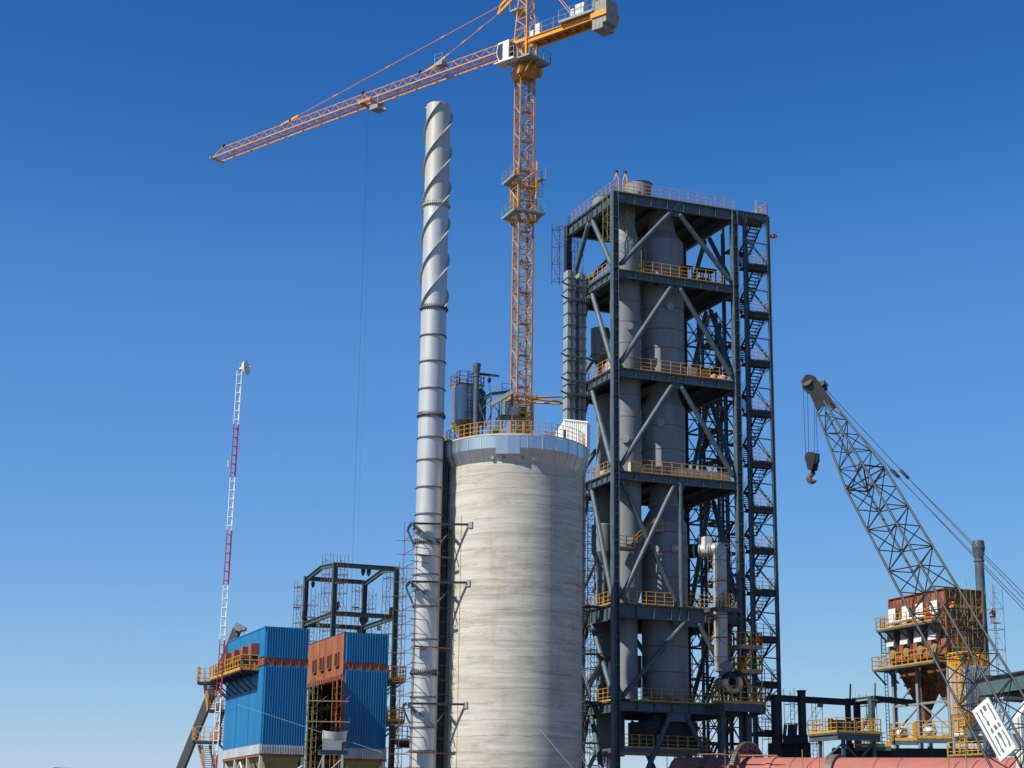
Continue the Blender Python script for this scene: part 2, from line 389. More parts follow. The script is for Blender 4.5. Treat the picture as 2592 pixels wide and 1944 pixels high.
# ---- roof machines behind the rail
MG=Fr(*at(1258,1085,150.6)[:2])
mach=thing('blower','green and grey blower unit behind the handrail on silo roof','blower',MG(0,0,zr))
m=MB();m.fbox(MG,-.5,.9,0,.9,zr,zr+.25);m.build('base',STEELL,mach)
m=MB();m.lathe(MG(-.35,.45,zr+.62),[(.02,0),(.36,0),(.36,.75),(.02,.75)],20,ax=MG.e1,x=UP);m.build('motor',GREENM,mach)
m=MB();m.lathe(MG(.5,.45,zr+.6),[(.02,0),(.42,0),(.42,.4),(.02,.4)],20,ax=MG.e1,x=UP);m.build('fan_case',CABN,mach)
# cabinets on the crane's base beside the mast
CG=Fr(*at(1283,1040,157.5)[:2])
cab=thing('switch_cabinet','grey switch cabinets on railed platform left of orange crane mast base','cabinet',CG(0,0,zr))
m=MB();z0=zat(1290,1050,157.5);z1=zat(1290,1018,157.5);m.fbox(CG,-.2,1.2,0,.8,z0,z1);m.build('cabinet_box',CABN,cab)
m=MB();m.fbox(CG,1.26,1.72,-.3,.5,zat(1310,1049,157.2),zat(1310,1026,157.2));m.build('side_box',BLK,cab)
m=MB();zq=zat(1290,1053,157.5);m.fbox(CG,-.7,2.0,-.5,1.2,zq-.12,zq);
for a,b in ((-.6,-.4),(1.9,-.4),(-.6,1.1),(1.9,1.1)): m.bar(CG(a,b,zr),CG(a,b,zq-.12),.12,.12)
m.build('platform',STEEL,cab)
m=MB();rail(m,[CG(-.7,1.2,zq),CG(-.7,-.5,zq),CG(.2,-.5,zq)],h=2.9,sp=.7,r=.025,n=6,kick=0);m.build('side_frame',STEELL,cab)
YG=Fr(*at(1318,1090,156)[:2])
yc=thing('access_platform','yellow railed access platform at foot of orange crane mast','platform',YG(0,0,zr))
m=MB();zq=zat(1330,1086,156);m.fbox(YG,-.1,1.2,0,1.2,zq-.15,zq)
for a in (-.05,1.15): m.bar(YG(a,.05,zr),YG(a,.05,zq-.15),.12,.12)
m.build('deck',YEL,yc)
m=MB();rail(m,[YG(-.1,1.2,zq),YG(-.1,0,zq),YG(1.2,0,zq),YG(1.2,1.2,zq)],h=1.5,sp=.65,r=.045);
rail(m,[YG(-.1,0,zq+1.55),YG(1.2,0,zq+1.55)],h=1.0,sp=.65,r=.045);m.build('handrail',YEL,yc)
# ---- white ribbed sheet cover, right side of the roof
WG=Fr(*at(1424,1090,156.8)[:2],-16)
wc=thing('sheet_cover','white ribbed sheet metal cover on right side of silo roof','cover',WG(1,0,zr))
m=MB();zh=zat(1428,1067,157.6);aL=-1.6
zl=zat(1400,1095,157.6)
pr=[(aL,zr),(2.25,zr),(2.25,zh-.35),(.15,zh),(-.45,zh-.9),(-.45,zl),(aL,zl-.05)]
m.prism([WG(a,0,z) for a,z in pr],WG.e2*1.3);m.build('cover_body',WHITE,wc)
m=MB()
for i in range(11):
    a=.2+i*.2;m.fbox(WG,a,a+.075,-.07,0.002,zr,zh-.12-.16*a)
m.bar(WG(.1,-.06,zh-.02),WG(2.4,-.06,zh-.40),.16,.12);m.build('rib',WHITE,wc)
m=MB();q=at(1430,1105,150.5);m.bar(V((q.x,q.y,zr)),V((q.x,q.y,zr+.85)),.12,.2)
tag(m.build('control_post',STEELG,None,(q.x,q.y,zr)),'short dark control post by handrail in front of white sheet cover','post')
# ================================================================== CHIMNEY
CY=151.6;c0=at(1113,270,CY);c1=at(1068,1900,CY);CX=(c0.x+c1.x)/2
CR=(at(1145,270,CY).x-at(1083,270,CY).x)/2
CH=V((CX,CY,0));ztop=zat(1113,256,CY-CR)
def zc(x,y): return zat(x,y,CY-CR)
ch=thing('chimney','tall slim silver steel chimney with spiral fins on its upper part','chimney',CH)
ys_fl=[(1105,512),(1097,774),(1090,1046.6),(1080,1368.5),(1070,1701)]
zf=[zc(*q) for q in ys_fl]
m=MB();m.lathe(CH,[(CR*.99,zf[0]),(CR,ztop),(CR*.96,ztop),(CR*.96,ztop-3)],48);m.build('top_shell',SILVW,ch)
m=MB();m.lathe(CH,[(CR,0),(CR,zf[0])],48);m.build('shell',SILV,ch)
gus=0
for z in zf:
    m=MB();m.lathe(CH,[(CR,z-.05),(CR+.17,z-.05),(CR+.17,z+.05),(CR,z+.05)],48)
    for i in range(40):
        a=2*PI*i/40;c=V((math.cos(a),math.sin(a),0));t=V((-c.y,c.x,0))*.02
        for s in (1,-1):
            p=CH+c*(CR-.01)+UP*(z+s*.05)
            m.prism([p-t,p+c*.16-t,p+UP*(s*.3)-t],t*2)
    m.build('flange',SILVD if z<zf[0] else SILVW,ch)
for q in ((1095,844.7),(1094,911),(1092,980),(1088,1104),(1086,1161),(1083,1230),(1081,1298.5),(1077,1451.7),(1074,1533),(1072,1617),(1068,1763),(1064,1840),(1062,1899.5)):
    z=zc(*q);m=MB();m.lathe(CH,[(CR,z-.05),(CR+.1,z-.05),(CR+.1,z+.05),(CR,z+.05)],48);m.build('stiffener_ring',SILVD,ch)
PT=10.3;zs=zf[1]+.06
for k in range(3):
    m=MB();n=160;a0=math.radians(13+k*120)
    for i in range(n):
        q=[]
        for j in (i,i+1):
            z=ztop-(ztop-zs)*j/n;a=a0-(ztop-z)/PT*2*PI
            c=V((math.sin(a),-math.cos(a),0));q.append((CH+c*(CR-.01)+UP*z,CH+c*(CR+.21)+UP*z))
        d=UP*.03
        m.hexa([q[0][0]-d,q[0][1]-d,q[1][1]-d,q[1][0]-d,q[0][0]+d,q[0][1]+d,q[1][1]+d,q[1][0]+d])
    m.build('spiral_fin',SILVW,ch)
# support frames tying the chimney to the silo
for (xa,ya,xd,yd) in ((1053,1330,1195,1328),(1048,1477,1187,1475),(1036,1783,1180,1783)):
    D=at(xd,yd,150.3);z=D.z;A=V((CX-CR-.15,CY-CR-.45,z));B=V((CX-CR-.75,CY+CR+.35,z))
    m=MB();m.ib(A,D,.18,.16,.03,.03);E_=V((SC.x-5.6,SC.y-2.3,z));m.ib(A+V((-.1,0,0)),B,.18,.16,.03,.03)
    B2=V((CX+CR+.2,CY-CR-.35,z-.02));m.ib(V((CX-CR-.3,CY+CR+.2,z)),V((SC.x-6.,CY+CR+.2,z)),.22,.18,.04,.04)
    m.ib(V((CX+CR+.3,CY-CR-.35,z-.02)),V((CX+CR+.3,CY+CR+.2,z-.02)),.2,.16,.04,.04)
    m.bar(A-UP*.1,V((SC.x-5.75,SC.y-1.7,z-2.6)),.14,.14);m.bar(B-UP*.1,V((CX-CR-.1,CY+CR+.5,z-1.5)),.14,.14)
    m.bar(V((CX+CR,CY-CR-.3,z-1.6)),V((SC.x-5.4,SC.y-2.6,z-.1)),.09,.09);m.bar(A-UP*.1+V((.1,0,0)),V((CX+CR,CY-CR-.35,z-2.0)),.16,.16)
    fr=m.build('support_bracket',STEEL,ch)
    m=MB();nn=(D-SC);nn.z=0;nn.normalize();Dp=SC+nn*(SR+.05)+UP*z;m.bar(Dp-UP*.32,Dp+UP*.22,.4,.12,nn);m.build('anchor_plate',STEELL,fr)
# duct between chimney and silo, its shade put into the dark colour
m=MB();DG=Fr(-6.0,153.2);q0=at(1108,1300,153.4);q1=at(1134,1300,153.4);DG=Fr((q0.x+q1.x)/2-.1,153.4,-14)
zq=zat(1120,1126,153);m.fbox(DG,-.62,.62,-.5,.5,0,zq)
dg=thing('cable_duct','dark steel duct running up gap between chimney and concrete silo','duct',DG(0,0,0))
m.build('casing',mat('shaded_duct_tone',(.085,.10,.11),.6),dg)
m=MB();m.fbox(DG,-.3,1.0,-.55,.55,zq,zq+.35);m.build('top_bend',STEEL,dg)
# scaffold round the lower chimney
cs=thing('scaffold','rusty tube scaffold wrapped around lower chimney next to silo','scaffold',(CX,CY-1.8,0))
sx=[(at(1019,1480,152.8).x,153.6),(at(1052,1500,149.6).x,149.6),(at(1112,1500,149.9).x,149.9),(at(1140,1500,152.2).x,152.2)]
m=MB();zt_=[zat(1019,1322,153.6),zat(1053,1330,149.6),zat(1112,1240,149.9),zat(1141,1310,149.7)]
for (x,y),zz in zip(sx,zt_): m.tube((x,y,0),(x,y,zz),.035,6)
z=4.;k=0
while z<zt_[3]-.6:
    e=.25+.25*random.random()
    pts=[V((sx[0][0],sx[0][1],z)),V((sx[1][0],sx[1][1],z)),V((sx[3][0],sx[3][1],z))]
    d=(pts[1]-pts[0]).normalized();m.tube(pts[0]-d*e,pts[1]+d*e,.033,5)
    d=(pts[2]-pts[1]).normalized();m.tube(pts[1]-d*e*1.4,pts[2]+d*e*.3,.033,5)
    m.tube((sx[0][0]-.7,sx[0][1]-.05,z),(CX-CR+.1,sx[0][1],z-.03),.03,5)
    z+=1.22;k+=1
m.build('tube_frame',SCAF,cs)
for yb in (1406,1637,1905):
    z=zc(1075,yb);m=MB();m.bar(V((sx[1][0]-.2,149.9,z)),V((sx[3][0],151.8,z)),.5,.09);m.build('board',WOOD,cs)
# small caged platform left of chimney
LG=Fr(*at(1016,1860,156)[:2])
lp=thing('caged_platform','small dark caged platform sticking out left of the lower chimney','platform',LG(0,0,zat(1016,1880,156)))
z=zat(1016,1875,156);m=MB();m.fbox(LG,-.5,1.0,-.3,.9,z-.3,z);m.build('deck',BLK,lp)
m=MB();rail(m,[LG(-.5,.9,z),LG(-.5,-.3,z),LG(.9,-.3,z)],h=1.2,sp=.45,r=.03);m.build('handrail',BLK,lp)
m=MB();m.bar(LG(-.4,0,z-.45),LG(1.9,0,z-.45),.2,.3);m.bar(LG(.9,-.25,z+.05),LG(.9,-.25,z+1.0),.5,.4);m.build('bracket',BLK,lp)
# ================================================================== TOWER CRANE
TX=.97;TY=176.;TG=Fr(TX,TY)
ZJ=zat(1322,118,TY)          # jib lower chord level
zsl=zat(1324,190,TY)
tc=thing('tower_crane','orange tower crane rising behind silo with long jib reaching left','tower crane',(TX,TY,0))
def lattice(mb,md,G,hw,z0,z1,bay,r,rl,x=True):
    for a in (-hw,hw):
        for b in (-hw,hw): mb.bar(G(a,b,z0),G(a,b,z1),r,r,G.e1)
    z=z0;k=0
    while z<z1-.01:
        zz=min(z+bay,z1);f=[(-hw,-hw),(hw,-hw),(hw,hw),(-hw,hw)]
        for i in range(4):
            p,q=f[i],f[(i+1)%4]
            md.tube(G(*p,z),G(*q,z),rl,5)
            if k%2==0: md.tube(G(*p,z),G(*q,zz),rl,5)
            else: md.tube(G(*q,z),G(*p,zz),rl,5)
        z=zz;k+=1
HW=.78
c=MB();l=MB();lattice(c,l,TG,HW,0,zsl,1.5,.18,.05)
mast=c.build('mast',CRANED,tc);l.build('mast_lacing',CRANED,mast)
m=MB();
for z0 in [i*3.36 for i in range(0,24)]:
    m.tube(TG(.1,.3,z0),TG(.3,-.2,z0+3.1),.03,4);m.tube(TG(.45,.3,z0),TG(.6,-.2,z0+3.1),.03,4)
    for i in range(9): m.tube(TG(.12+.02*i,.25-.05*i,z0+.35*i),TG(.47+.02*i,.25-.05*i,z0+.35*i),.02,4)
    m.fbox(TG,-.5,.6,-.6,.1,z0+3.12,z0+3.17)
m.build('ladder',STEELL,mast)
# climbing frame with two platforms
zc0=zat(1324,565,TY);zc1=zat(1324,412,TY)
cl=MB();c2=MB();lattice(cl,c2,TG,1.02,zc0,zc1-1.0,1.9,.17,.06)
for a in (-1.02,1.02): cl.bar(TG(a,-1.02,zc1-1.2),TG(a,-1.02,zc1),.16,.16)
clf=cl.build('climbing_frame',CRANE,tc);c2.build('climbing_frame_lacing',CRANE,clf)
for yy in (450,538):
    z=zat(1290,yy,TY-1);m=MB();w=1.75;i_=1.12
    for (a0,a1,b0,b1) in ((-w,-i_,-w,w),(i_,w,-w,w),(-i_,i_,-w,-i_),(-i_,i_,i_,w)):
        if yy<500 and b1==-i_: continue
        m.fbox(TG,a0,a1,b0,b1,z-.12,z)
    for a in (-1.5,1.5):
        for b in (-1.2,1.2): m.bar(TG(a,b,z-.1),TG(a*.7,b*.8,z-1.0),.09,.09)
    pf=m.build('work_platform',CABN,clf)
    m=MB();rail(m,[TG(-w,-w,z),TG(-w,w,z)],h=1.2,sp=1.2,r=.026,n=2,kick=.15);m.build('platform_rail',STEELL,pf);m=MB();rail(m,[TG(w,-w,z),TG(w,w,z)],h=1.2,sp=1.2,r=.026,n=2,kick=.15)
    if yy>500: rail(m,[TG(-w,-w,z),TG(w,-w,z)],h=1.2,sp=1.2,r=.022,n=2,kick=.15)
    m.build('platform_rail',STEELL,pf)
m=MB();ladder(m,TG(1.5,-.9,zat(1360,505,TY)),TG(1.5,-.9,zat(1360,455,TY)),-TG.e2,w=.5,r=.03);m.build('cage_ladder',STEELL,clf)
# slewing ring
_tp=atz(549,403,ZJ-.45);JD=(_tp-V((TX,TY,0)));JD.z=0;JD=JD.normalized();JP=V((JD.y,-JD.x,0))      # along jib, sideways (towards the viewer's right-back)
JP=V((-JD.y,JD.x,0))                                          # points to the viewer's side (left-front)
JO=V((TX,TY,0))
def J(u,v,z): return JO+JD*u+JP*v+UP*z
class JF:
    e1=JD;e2=JP
    def __call__(s,a,b,z): return J(a,b,z)
JG=JF()
m=MB();z0=zsl-.6;m.frust(TG,(-.95,.95,-.95,.95),z0,(-1.25,1.25,-1.25,1.25),z0+1.1);m.lathe(JO,[(1.15,z0+1.1),(1.2,z0+1.25),(1.2,z0+1.55),(.6,z0+1.6)],24)
for a in (-1.3,1.0): m.fbox(TG,a,a+.35,-1.6,-.9,z0+.1,z0+.9)
m.build('slewing_ring',CRANED,tc)
zd=z0+1.75
m=MB();m.fbox(JG,-2.3,1.2,-1.5,2.1,zd-.16,zd);m.fbox(JG,-2.2,1.1,-1.3,-1.1,zd-.3,zd-.16);m.fbox(JG,-2.2,1.1,1.5,1.7,zd-.3,zd-.16)
sp=m.build('slewing_platform',CABN,tc)
m=MB();rail(m,[J(1.0,-1.5,zd),J(-2.3,-1.5,zd),J(-2.3,2.1,zd)],h=1.25,sp=1.2,r=.026,n=2,kick=.1);m.build('platform_rail',STEELL,sp)
m=MB()
for v in (.2,1.1): m.tube(J(-2.2,v,zd+.2),J(-1.2,v+.3,zd-1.5),.07,6)
m.build('drive_arm',CRANE,sp)
# tower head: box base then tapering A-frame
zh=ZJ+.35;m=MB()
hb=1.0
for a in (-.85,.85):
    for b in (-.85,.85): m.bar(J(a,b,zd),J(a,b,zh+.25),.24,.24,JD)
for a,b,a2,b2 in ((-.85,.85,.85,.85),(-.85,-.85,.85,-.85),(-.85,-.85,-.85,.85),(.85,-.85,.85,.85)):
    m.bar(J(a,b,zh),J(a2,b2,zh),.26,.34);m.tube(J(a,b,zd+.3),J(a2,b2,zh-.2),.07,6);m.tube(J(a2,b2,zd+.3),J(a,b,zh-.2),.05,5)
th=m.build('head_base',CRANE,tc)
zap=ZJ+10.5;m=MB();ap=(-.1,.0)
cr=[(-.85,-.85),(.85,-.85),(.85,.85),(-.85,.85)];tp=[(-.35,-.35),(.15,-.35),(.15,.35),(-.35,.35)]
for p,q in zip(cr,tp): m.tube(J(*p,zh+.2),J(*q,zap),.085,6)
def hp(i,t): 
    p,q=cr[i%4],tp[i%4];return J(p[0]+(q[0]-p[0])*t,p[1]+(q[1]-p[1])*t,zh+.2+(zap-zh-.2)*t)
for k in range(8):
    for i in range(4):
        m.tube(hp(i,k/8),hp(i+1,k/8),.045,5)
        m.tube(hp(i+(k%2),k/8),hp(i+1-(k%2),(k+1)/8),.045,5)
m.build('tower_head',CRANE,tc)
m=MB();zq=zat(1308,18,TY-.5);m.fbox(JG,.45,1.5,-.8,.9,zq-.2,zq);
rail(m,[J(1.5,-.8,zq),J(1.5,.9,zq)],h=1.1,sp=.8,r=.025,n=2,kick=.1);m.build('head_platform',CABN,tc)
m=MB();ladder(m,J(-1.1,.1,ZJ+.6),J(-.75,.1,ZJ+4.2),-JD,w=.5,r=.03);m.build('head_ladder',STEELL,tc)
# cab
zc_=zd+.02;m=MB()
u0,u1,v0,v1=.75,2.45,1.0,2.35
u0,u1=.35,1.95
pr=[(u0,zc_),(u1-.25,zc_),(u1+.1,zc_+.9),(u1+.1,zc_+1.5),(u1-.1,zc_+2.2),(u0,zc_+2.25)]
m.prism([J(u,v0,z) for u,z in pr],JP*(v1-v0));cb=m.build('cab',WHITE,tc)
m=MB();pw=[(u1-.75,zc_+.18),(u1-.28,zc_+.18),(u1+.02,zc_+.92),(u1+.02,zc_+1.48),(u1-.16,zc_+2.0),(u1-.75,zc_+2.02)]
m.prism([J(u,v1,z) for u,z in pw],JP*.02);m.build('side_window',GLASS,cb)
m=MB();fw=[(u1-.20,zc_+.12),(u1+.13,zc_+.92),(u1+.13,zc_+1.48),(u1-.06,zc_+2.1)]
for (ua,za),(ub,zb2) in zip(fw[:-1],fw[1:]): m.quad(J(ua+.02,v0+.12,za),J(ua+.02,v1-.12,za),J(ub+.02,v1-.12,zb2),J(ub+.02,v0+.12,zb2))
m.build('front_window',GLASS,cb)
m=MB();m.quad(J(u0-.01,v0+.2,zc_+.25),J(u0-.01,v1-.15,zc_+.25),J(u0-.01,v1-.15,zc_+2.05),J(u0-.01,v0+.2,zc_+2.05));m.build('rear_door',GLASS,cb)
m=MB();m.fbox(JG,-.5,2.25,1.0,2.55,zc_-.2,zc_-.06);rail(m,[J(.25,2.5,zc_-.06),J(-.5,2.5,zc_-.06),J(-.5,1.2,zc_-.06)],h=1.3,sp=.7,r=.025,n=2,kick=.1);m.build('cab_platform',WHITEW,cb)
# jib
JL=(_tp-JO).dot(JD)
jw=.80;jh=1.35;j0=1.1
m=MB();l=MB()
def droop(u): return -.0002*u*u
def jp(u,v,h): return J(u,v,ZJ+h+droop(u))
nseg=int((JL-j0)/1.55)
us=[j0+(JL-.9-j0)*i/nseg for i in range(nseg+1)]
for i in range(nseg):
    a,b=us[i],us[i+1]
    for v in (-jw,jw): m.bar(jp(a,v,0),jp(b,v,0),.13,.13)
    m.tube(jp(a,0,jh),jp(b,0,jh),.06,6)
    s=(-1)**i
    l.tube(jp(a,-jw*s,0),jp(b,jw*s,0),.032,4);l.tube(jp(a,-jw,0),jp(a,jw,0),.035,4)
    for v in (-jw,jw):
        l.tube(jp(a,v,0),jp(a,0,jh),.034,4);l.tube(jp(a,v,0),jp(b,0,jh),.032,4)
e=us[-1]
for v in (-jw,jw): m.bar(jp(e,v,0),jp(JL,v*.9,0),.13,.13);m.tube(jp(e,0,jh),jp(JL,v*.9,.02),.05,5)
m.bar(jp(JL,-jw-.3,-.05),jp(JL,jw+.3,-.05),.22,.2)
jib=m.build('jib',CRANE,tc);l.build('jib_lacing',TIE,jib)
# walkway strip and lamps on the jib
m=MB()
for i in range(nseg): m.bar(jp(us[i],-.25,.04),jp(us[i+1],-.25,.04),.2,.03)
m.build('jib_walkway',TIE,jib)
for u in (JL-1.2,JL*.735,JL*.49,JL*.31):
    m=MB();p=jp(u,0,jh+.22);m.lathe(p,[(.01,-.2),(.17,-.17),(.2,.05),(.12,.2),(.01,.22)],10);m.build('lamp',BLK,jib)
# trolley
t_=atz(933,262,ZJ-.4);ut=(t_-JO).dot(JD)
m=MB()
for v in (-jw-.2,jw+.2): m.bar(jp(ut-1.0,v,-.1),jp(ut+1.0,v,-.1),.18,.36)
for u in (-.8,.8): m.bar(jp(ut+u,-jw-.3,-.3),jp(ut+u,jw+.3,-.3),.16,.2)
for v in (-.3,.3): m.lathe(jp(ut,v,-.45),[(.02,-.06),(.28,-.06),(.28,.06),(.02,.06)],14,ax=JP,x=UP)
m.bar(jp(ut+1.0,-jw-.2,-.1),jp(ut+1.0,jw+.2,.25),.2,.2)
tr=m.build('trolley',CRANED,tc)
m=MB();ub=ut-1.5;m.fbox(JG,ub-.8,ub+.5,-.2,1.2,ZJ-1.75,ZJ-1.62);m.fbox(JG,ub-.8,ub+.5,-.2,-.12,ZJ-1.62,ZJ-1.3);m.fbox(JG,ub-.8,ub+.5,1.12,1.2,ZJ-1.62,ZJ-1.3)
for u in (ub-.75,ub+.45):
    for v in (-.15,1.15): m.tube(J(u,v,ZJ-1.6),J(u+.2,v*.8,ZJ-.2),.035,5)
m.build('service_basket',CABN,tr)
m=MB()
for du,dv,rr_ in ((.18,.2,.012),(-.25,-.1,.005)): m.tube(jp(ut+du,dv,-.45),J(ut+du,dv,12.),rr_,4)
m.build('hoist_rope',ROPE,tc)
# pendant bars
P0=J(.25,0,zap-.9)
hv=atz(742,270,ZJ+jh);u1_=(hv-JO).dot(JD)*.985;u1_=(atz(737,313,ZJ+jh)-JO).dot(JD)
u2_=(atz(1096,178,ZJ+jh)-JO).dot(JD)
YK=[at(1270,12,TY-1.0),at(1262,37,TY-1.0)]
def onjib(x,y):
    # point of the vertical plane through the jib axis seen at a photo pixel
    return pl(x,y,JO,JP)
K1=onjib(1268,14);K2=onjib(1261,36);KA=onjib(1302,-22);KB=onjib(1304,-8)
m=MB();m.bar(K1,KA,.2,.26);m.bar(K2,KB,.2,.26);m.bar(K1,K2,.16,.18);m.bar(K1+(KA-K1)*.5,K2+(KB-K2)*.5,.1,.1)
KE=J(.1,0,zap);m.bar(KA,KE,.16,.2);m.bar(KB,KE,.16,.2)
m.build('pendant_yoke',CRANE,tc)
for K,u in ((K1,u1_),(K2,u2_)):
    m=MB();e=jp(u,0,jh+.1);st=(e-K)
    m.tube(K,e-st.normalized()*2.0,.055,6)
    n=4
    for i in range(1,n): c=K+st*(i/n);d=st.normalized();m.bar(c-d*.35,c+d*.35,.14,.16)
    m.build('tie_bar',TIE,tc)
    m=MB();d=st.normalized();m.bar(e-d*2.3,e,.16,.26);m.bar(e-d*.3,jp(u+.8,0,jh),.18,.2);m.build('jib_lug',CRANE,jib)
m=MB();u=(atz(1130,166,ZJ+jh)-JO).dot(JD);m.fbox(JG,u-.5,u+.6,-.1,.9,ZJ+jh-.35,ZJ+jh+.05);rail(m,[J(u-.5,.9,ZJ+jh),J(u+.6,.9,ZJ+jh)],h=1.0,sp=1,r=.025,n=2,kick=0);m.build('trolley_winch',CABN,jib)
# counter jib
ce=atz(1500,44,ZJ+.3);CL=-((ce-JO).dot(JD))
m=MB();zb_=ZJ+.15
for v in (-.75,.75): m.ib(J(-.9,v,zb_),J(-CL-.9,v,zb_),.62,.3,.08,.06)
k=int(CL/1.3)
for i in range(1,k+1): m.bar(J(-i*1.3,-.75,zb_-.1),J(-i*1.3,.75,zb_-.1),.14,.18);m.tube(J(-i*1.3,-.7,zb_-.15),J(-i*1.3+1.3,.7,zb_-.15),.04,4)
cj=m.build('counter_jib',CRANE,tc)
m=MB();m.fbox(JG,-CL*.62,-1.0,-.7,.7,zb_+.2,zb_+.235);m.build('walkway',CABN,cj)
m=MB()
for v in (-1.0,1.0): rail(m,[J(-1.4,v,zb_+.3),J(-CL*.66,v,zb_+.3)],h=1.15,sp=1.7,r=.024,n=2,kick=0)
m.build('handrail',STEELL,cj)
for (x0,x1,y0,y1,vv) in ((1338,1351,72,90,.55),(1354,1366,52,84,.5)):
    m=MB();ua=-(atz(x0,y1,zb_+.3)-JO).dot(JD);ub=-(atz(x1,y1-4,zb_+.3)-JO).dot(JD)
    p=pl(x0,y1,J(0,vv,0),JP);q=pl(x1,y0,J(0,vv,0),JP);pu=(p-JO).dot(JD);qu=(q-JO).dot(JD);ht=zat(x0,y0,p.y)-zat(x0,y1,p.y)
    m.fbox(JG,min(pu,qu),max(pu,qu),vv-.55,vv,zb_+.31,zb_+.31+ht);m.build('control_cabinet',WHITEW,cj)
m=MB();p=pl(1415,52,J(0,1.2,0),JP);q=pl(1500,16,J(0,1.2,0),JP);ua,ub=sorted([(p-JO).dot(JD),(q-JO).dot(JD)])
zp=zb_+.55;m.fbox(JG,ua,ub,-1.2,1.3,zp-.14,zp);wp=m.build('winch_platform',CABN,cj)
m=MB();rail(m,[J(ub,1.25,zp),J(ua,1.25,zp)],h=1.3,sp=1.4,r=.024,n=2,kick=.14);m.build('platform_rail',STEELL,wp)
L_=ub-ua
for (t0,t1,hh) in ((.60,.70,1.15),(.30,.56,1.5)):
    m=MB();m.fbox(JG,ua+L_*t0,ua+L_*t1,.1,.95,zp+.01,zp+hh);m.build('winch_box',WHITEW,wp)
m=MB();m.lathe(J(ua+L_*.45,-.7,zp+.6),[(.05,0),(.5,0),(.5,.05),(.35,.06),(.35,.7),(.5,.71),(.5,.76),(.05,.76)],18,ax=JP,x=UP);m.build('winch_drum',CABN,wp)
p=pl(1500,50,J(0,.9,0),JP);uc=(p-JO).dot(JD)
zt2=zb_+1.75;zb2=zb_-1.6
for i in range(4):
    m=MB();a=uc-.02-i*.46;dz=(0 if i<4 else .35);m.fbox(JG,a-.44,a,-1.0,1.0,zb2+dz+(.55 if i>2 else 0),zt2-.2*(i%2));m.build('counterweight_block',CW,cj)
m=MB();m.fbox(JG,uc-1.95,uc+.1,-1.15,-1.02,zb_-.3,zb_+.3);m.fbox(JG,uc-1.95,uc+.1,1.02,1.15,zb_-.3,zb_+.3);m.build('weight_frame',CRANE,cj)
for v in (-.5,.5):
    m=MB();q=J(-CL*.78,v,zb_+.3);m.tube(J(-.3,v*.5,zap-.4),q,.05,6);m.build('tie_bar',TIE,tc)
# anchor collar and ties to the preheater
za=zat(1324,1010,TY);m=MB()
for s in (-1.1,1.1): m.bar(TG(-1.35,s,za),TG(1.35,s,za),.24,.3);m.bar(TG(s,-1.35,za),TG(s,1.35,za),.24,.3)
ac=m.build('anchor_collar',CRANED,tc)
for (p,x,y) in ((TG(1.2,-1.2,za),1430,1003),(TG(1.2,-.6,za),1430,1019),(TG(1.2,1.1,za),1432,1022)):
    m=MB();m.tube(p,at(x,y,176.2),.10,8);m.build('anchor_strut',CRANED,ac)
# ================================================================== PREHEATER TOWER
c_=at(1556,484,167.);P=Fr(c_.x-.02,167.)
PA,PB=13.5,11.4
LZ=[64.94,56.8,46.73,36.48,23.76,14.69]
pt=thing('preheater_tower','huge dark steel frame tower full of grey cylinders behind the silo','tower',P(0,0,0))
# columns: flanges facing the east-west axis with a web and battens
for (a,b) in ((0,0),(PA,0),(0,PB),(PA,PB)):
    m=MB();zt_=LZ[0]
    m.fbox(P,a-.32,a-.25,b-.36,b+.36,0,zt_);m.fbox(P,a+.25,a+.32,b-.36,b+.36,0,zt_);m.fbox(P,a-.251,a+.251,b-.03,b+.03,0,zt_)
    z=1.
    while z<zt_: 
        m.fbox(P,a-.252,a+.252,b-.34,b-.30,z,z+.08);z+=1.3
    m.build('column',STEEL,pt)
bd=[1.0,.72,.78,.72,1.25,.85]
for i,z in enumerate(LZ):
    h=bd[i];zc0=z-.1-h/2
    lev=[]
    for (p,q,n,hh) in (((.33,0),(PA-.33,0),6,h),((0,.37),(0,PB-.37),8,h*1.15),((.33,PB),(PA-.33,PB),0,h),((PA,.37),(PA,PB-.37),0,h)):
        m=MB();zz=z-.1-hh/2;A=P(*p,zz);B=P(*q,zz);m.ib(A,B,hh,.42,.06,.05)
        d=(B-A).normalized();x=d.cross(UP)
        for k in range(1,n+1):
            c=A+(B-A)*(k/(n+1))
            for s in (1,-1): m.bar(c+x*(s*.115)-UP*(hh/2-.06),c+x*(s*.115)+UP*(hh/2-.06),.18,.03,d)
        if n:  # gusset in the middle
            c=A+(B-A)*.5
            if i<5:
                g0=c-UP*(hh/2);m.prism([g0-d*.75-x*.03,g0+d*.75-x*.03,g0+d*.55-UP*.55-x*.03,g0-d*.55-UP*.55-x*.03],x*.06)
                m.bar(c-UP*(hh/2+.6),c+UP*(hh/2-.06),.3,.05,d)
        m.build('beam',STEEL,pt)
    m=MB()
    for k in range(1,5):
        a=PA*k/5;m.bar(P(a,.2,z-.35),P(a,PB-.2,z-.35),.25,.45)
    m.build('floor_joist',STEELD,pt)
    m=MB();m.fbox(P,-.22,PA+.22,-.22,PB+.22,z-.1,z-.02);m.build('deck',STEELD,pt)
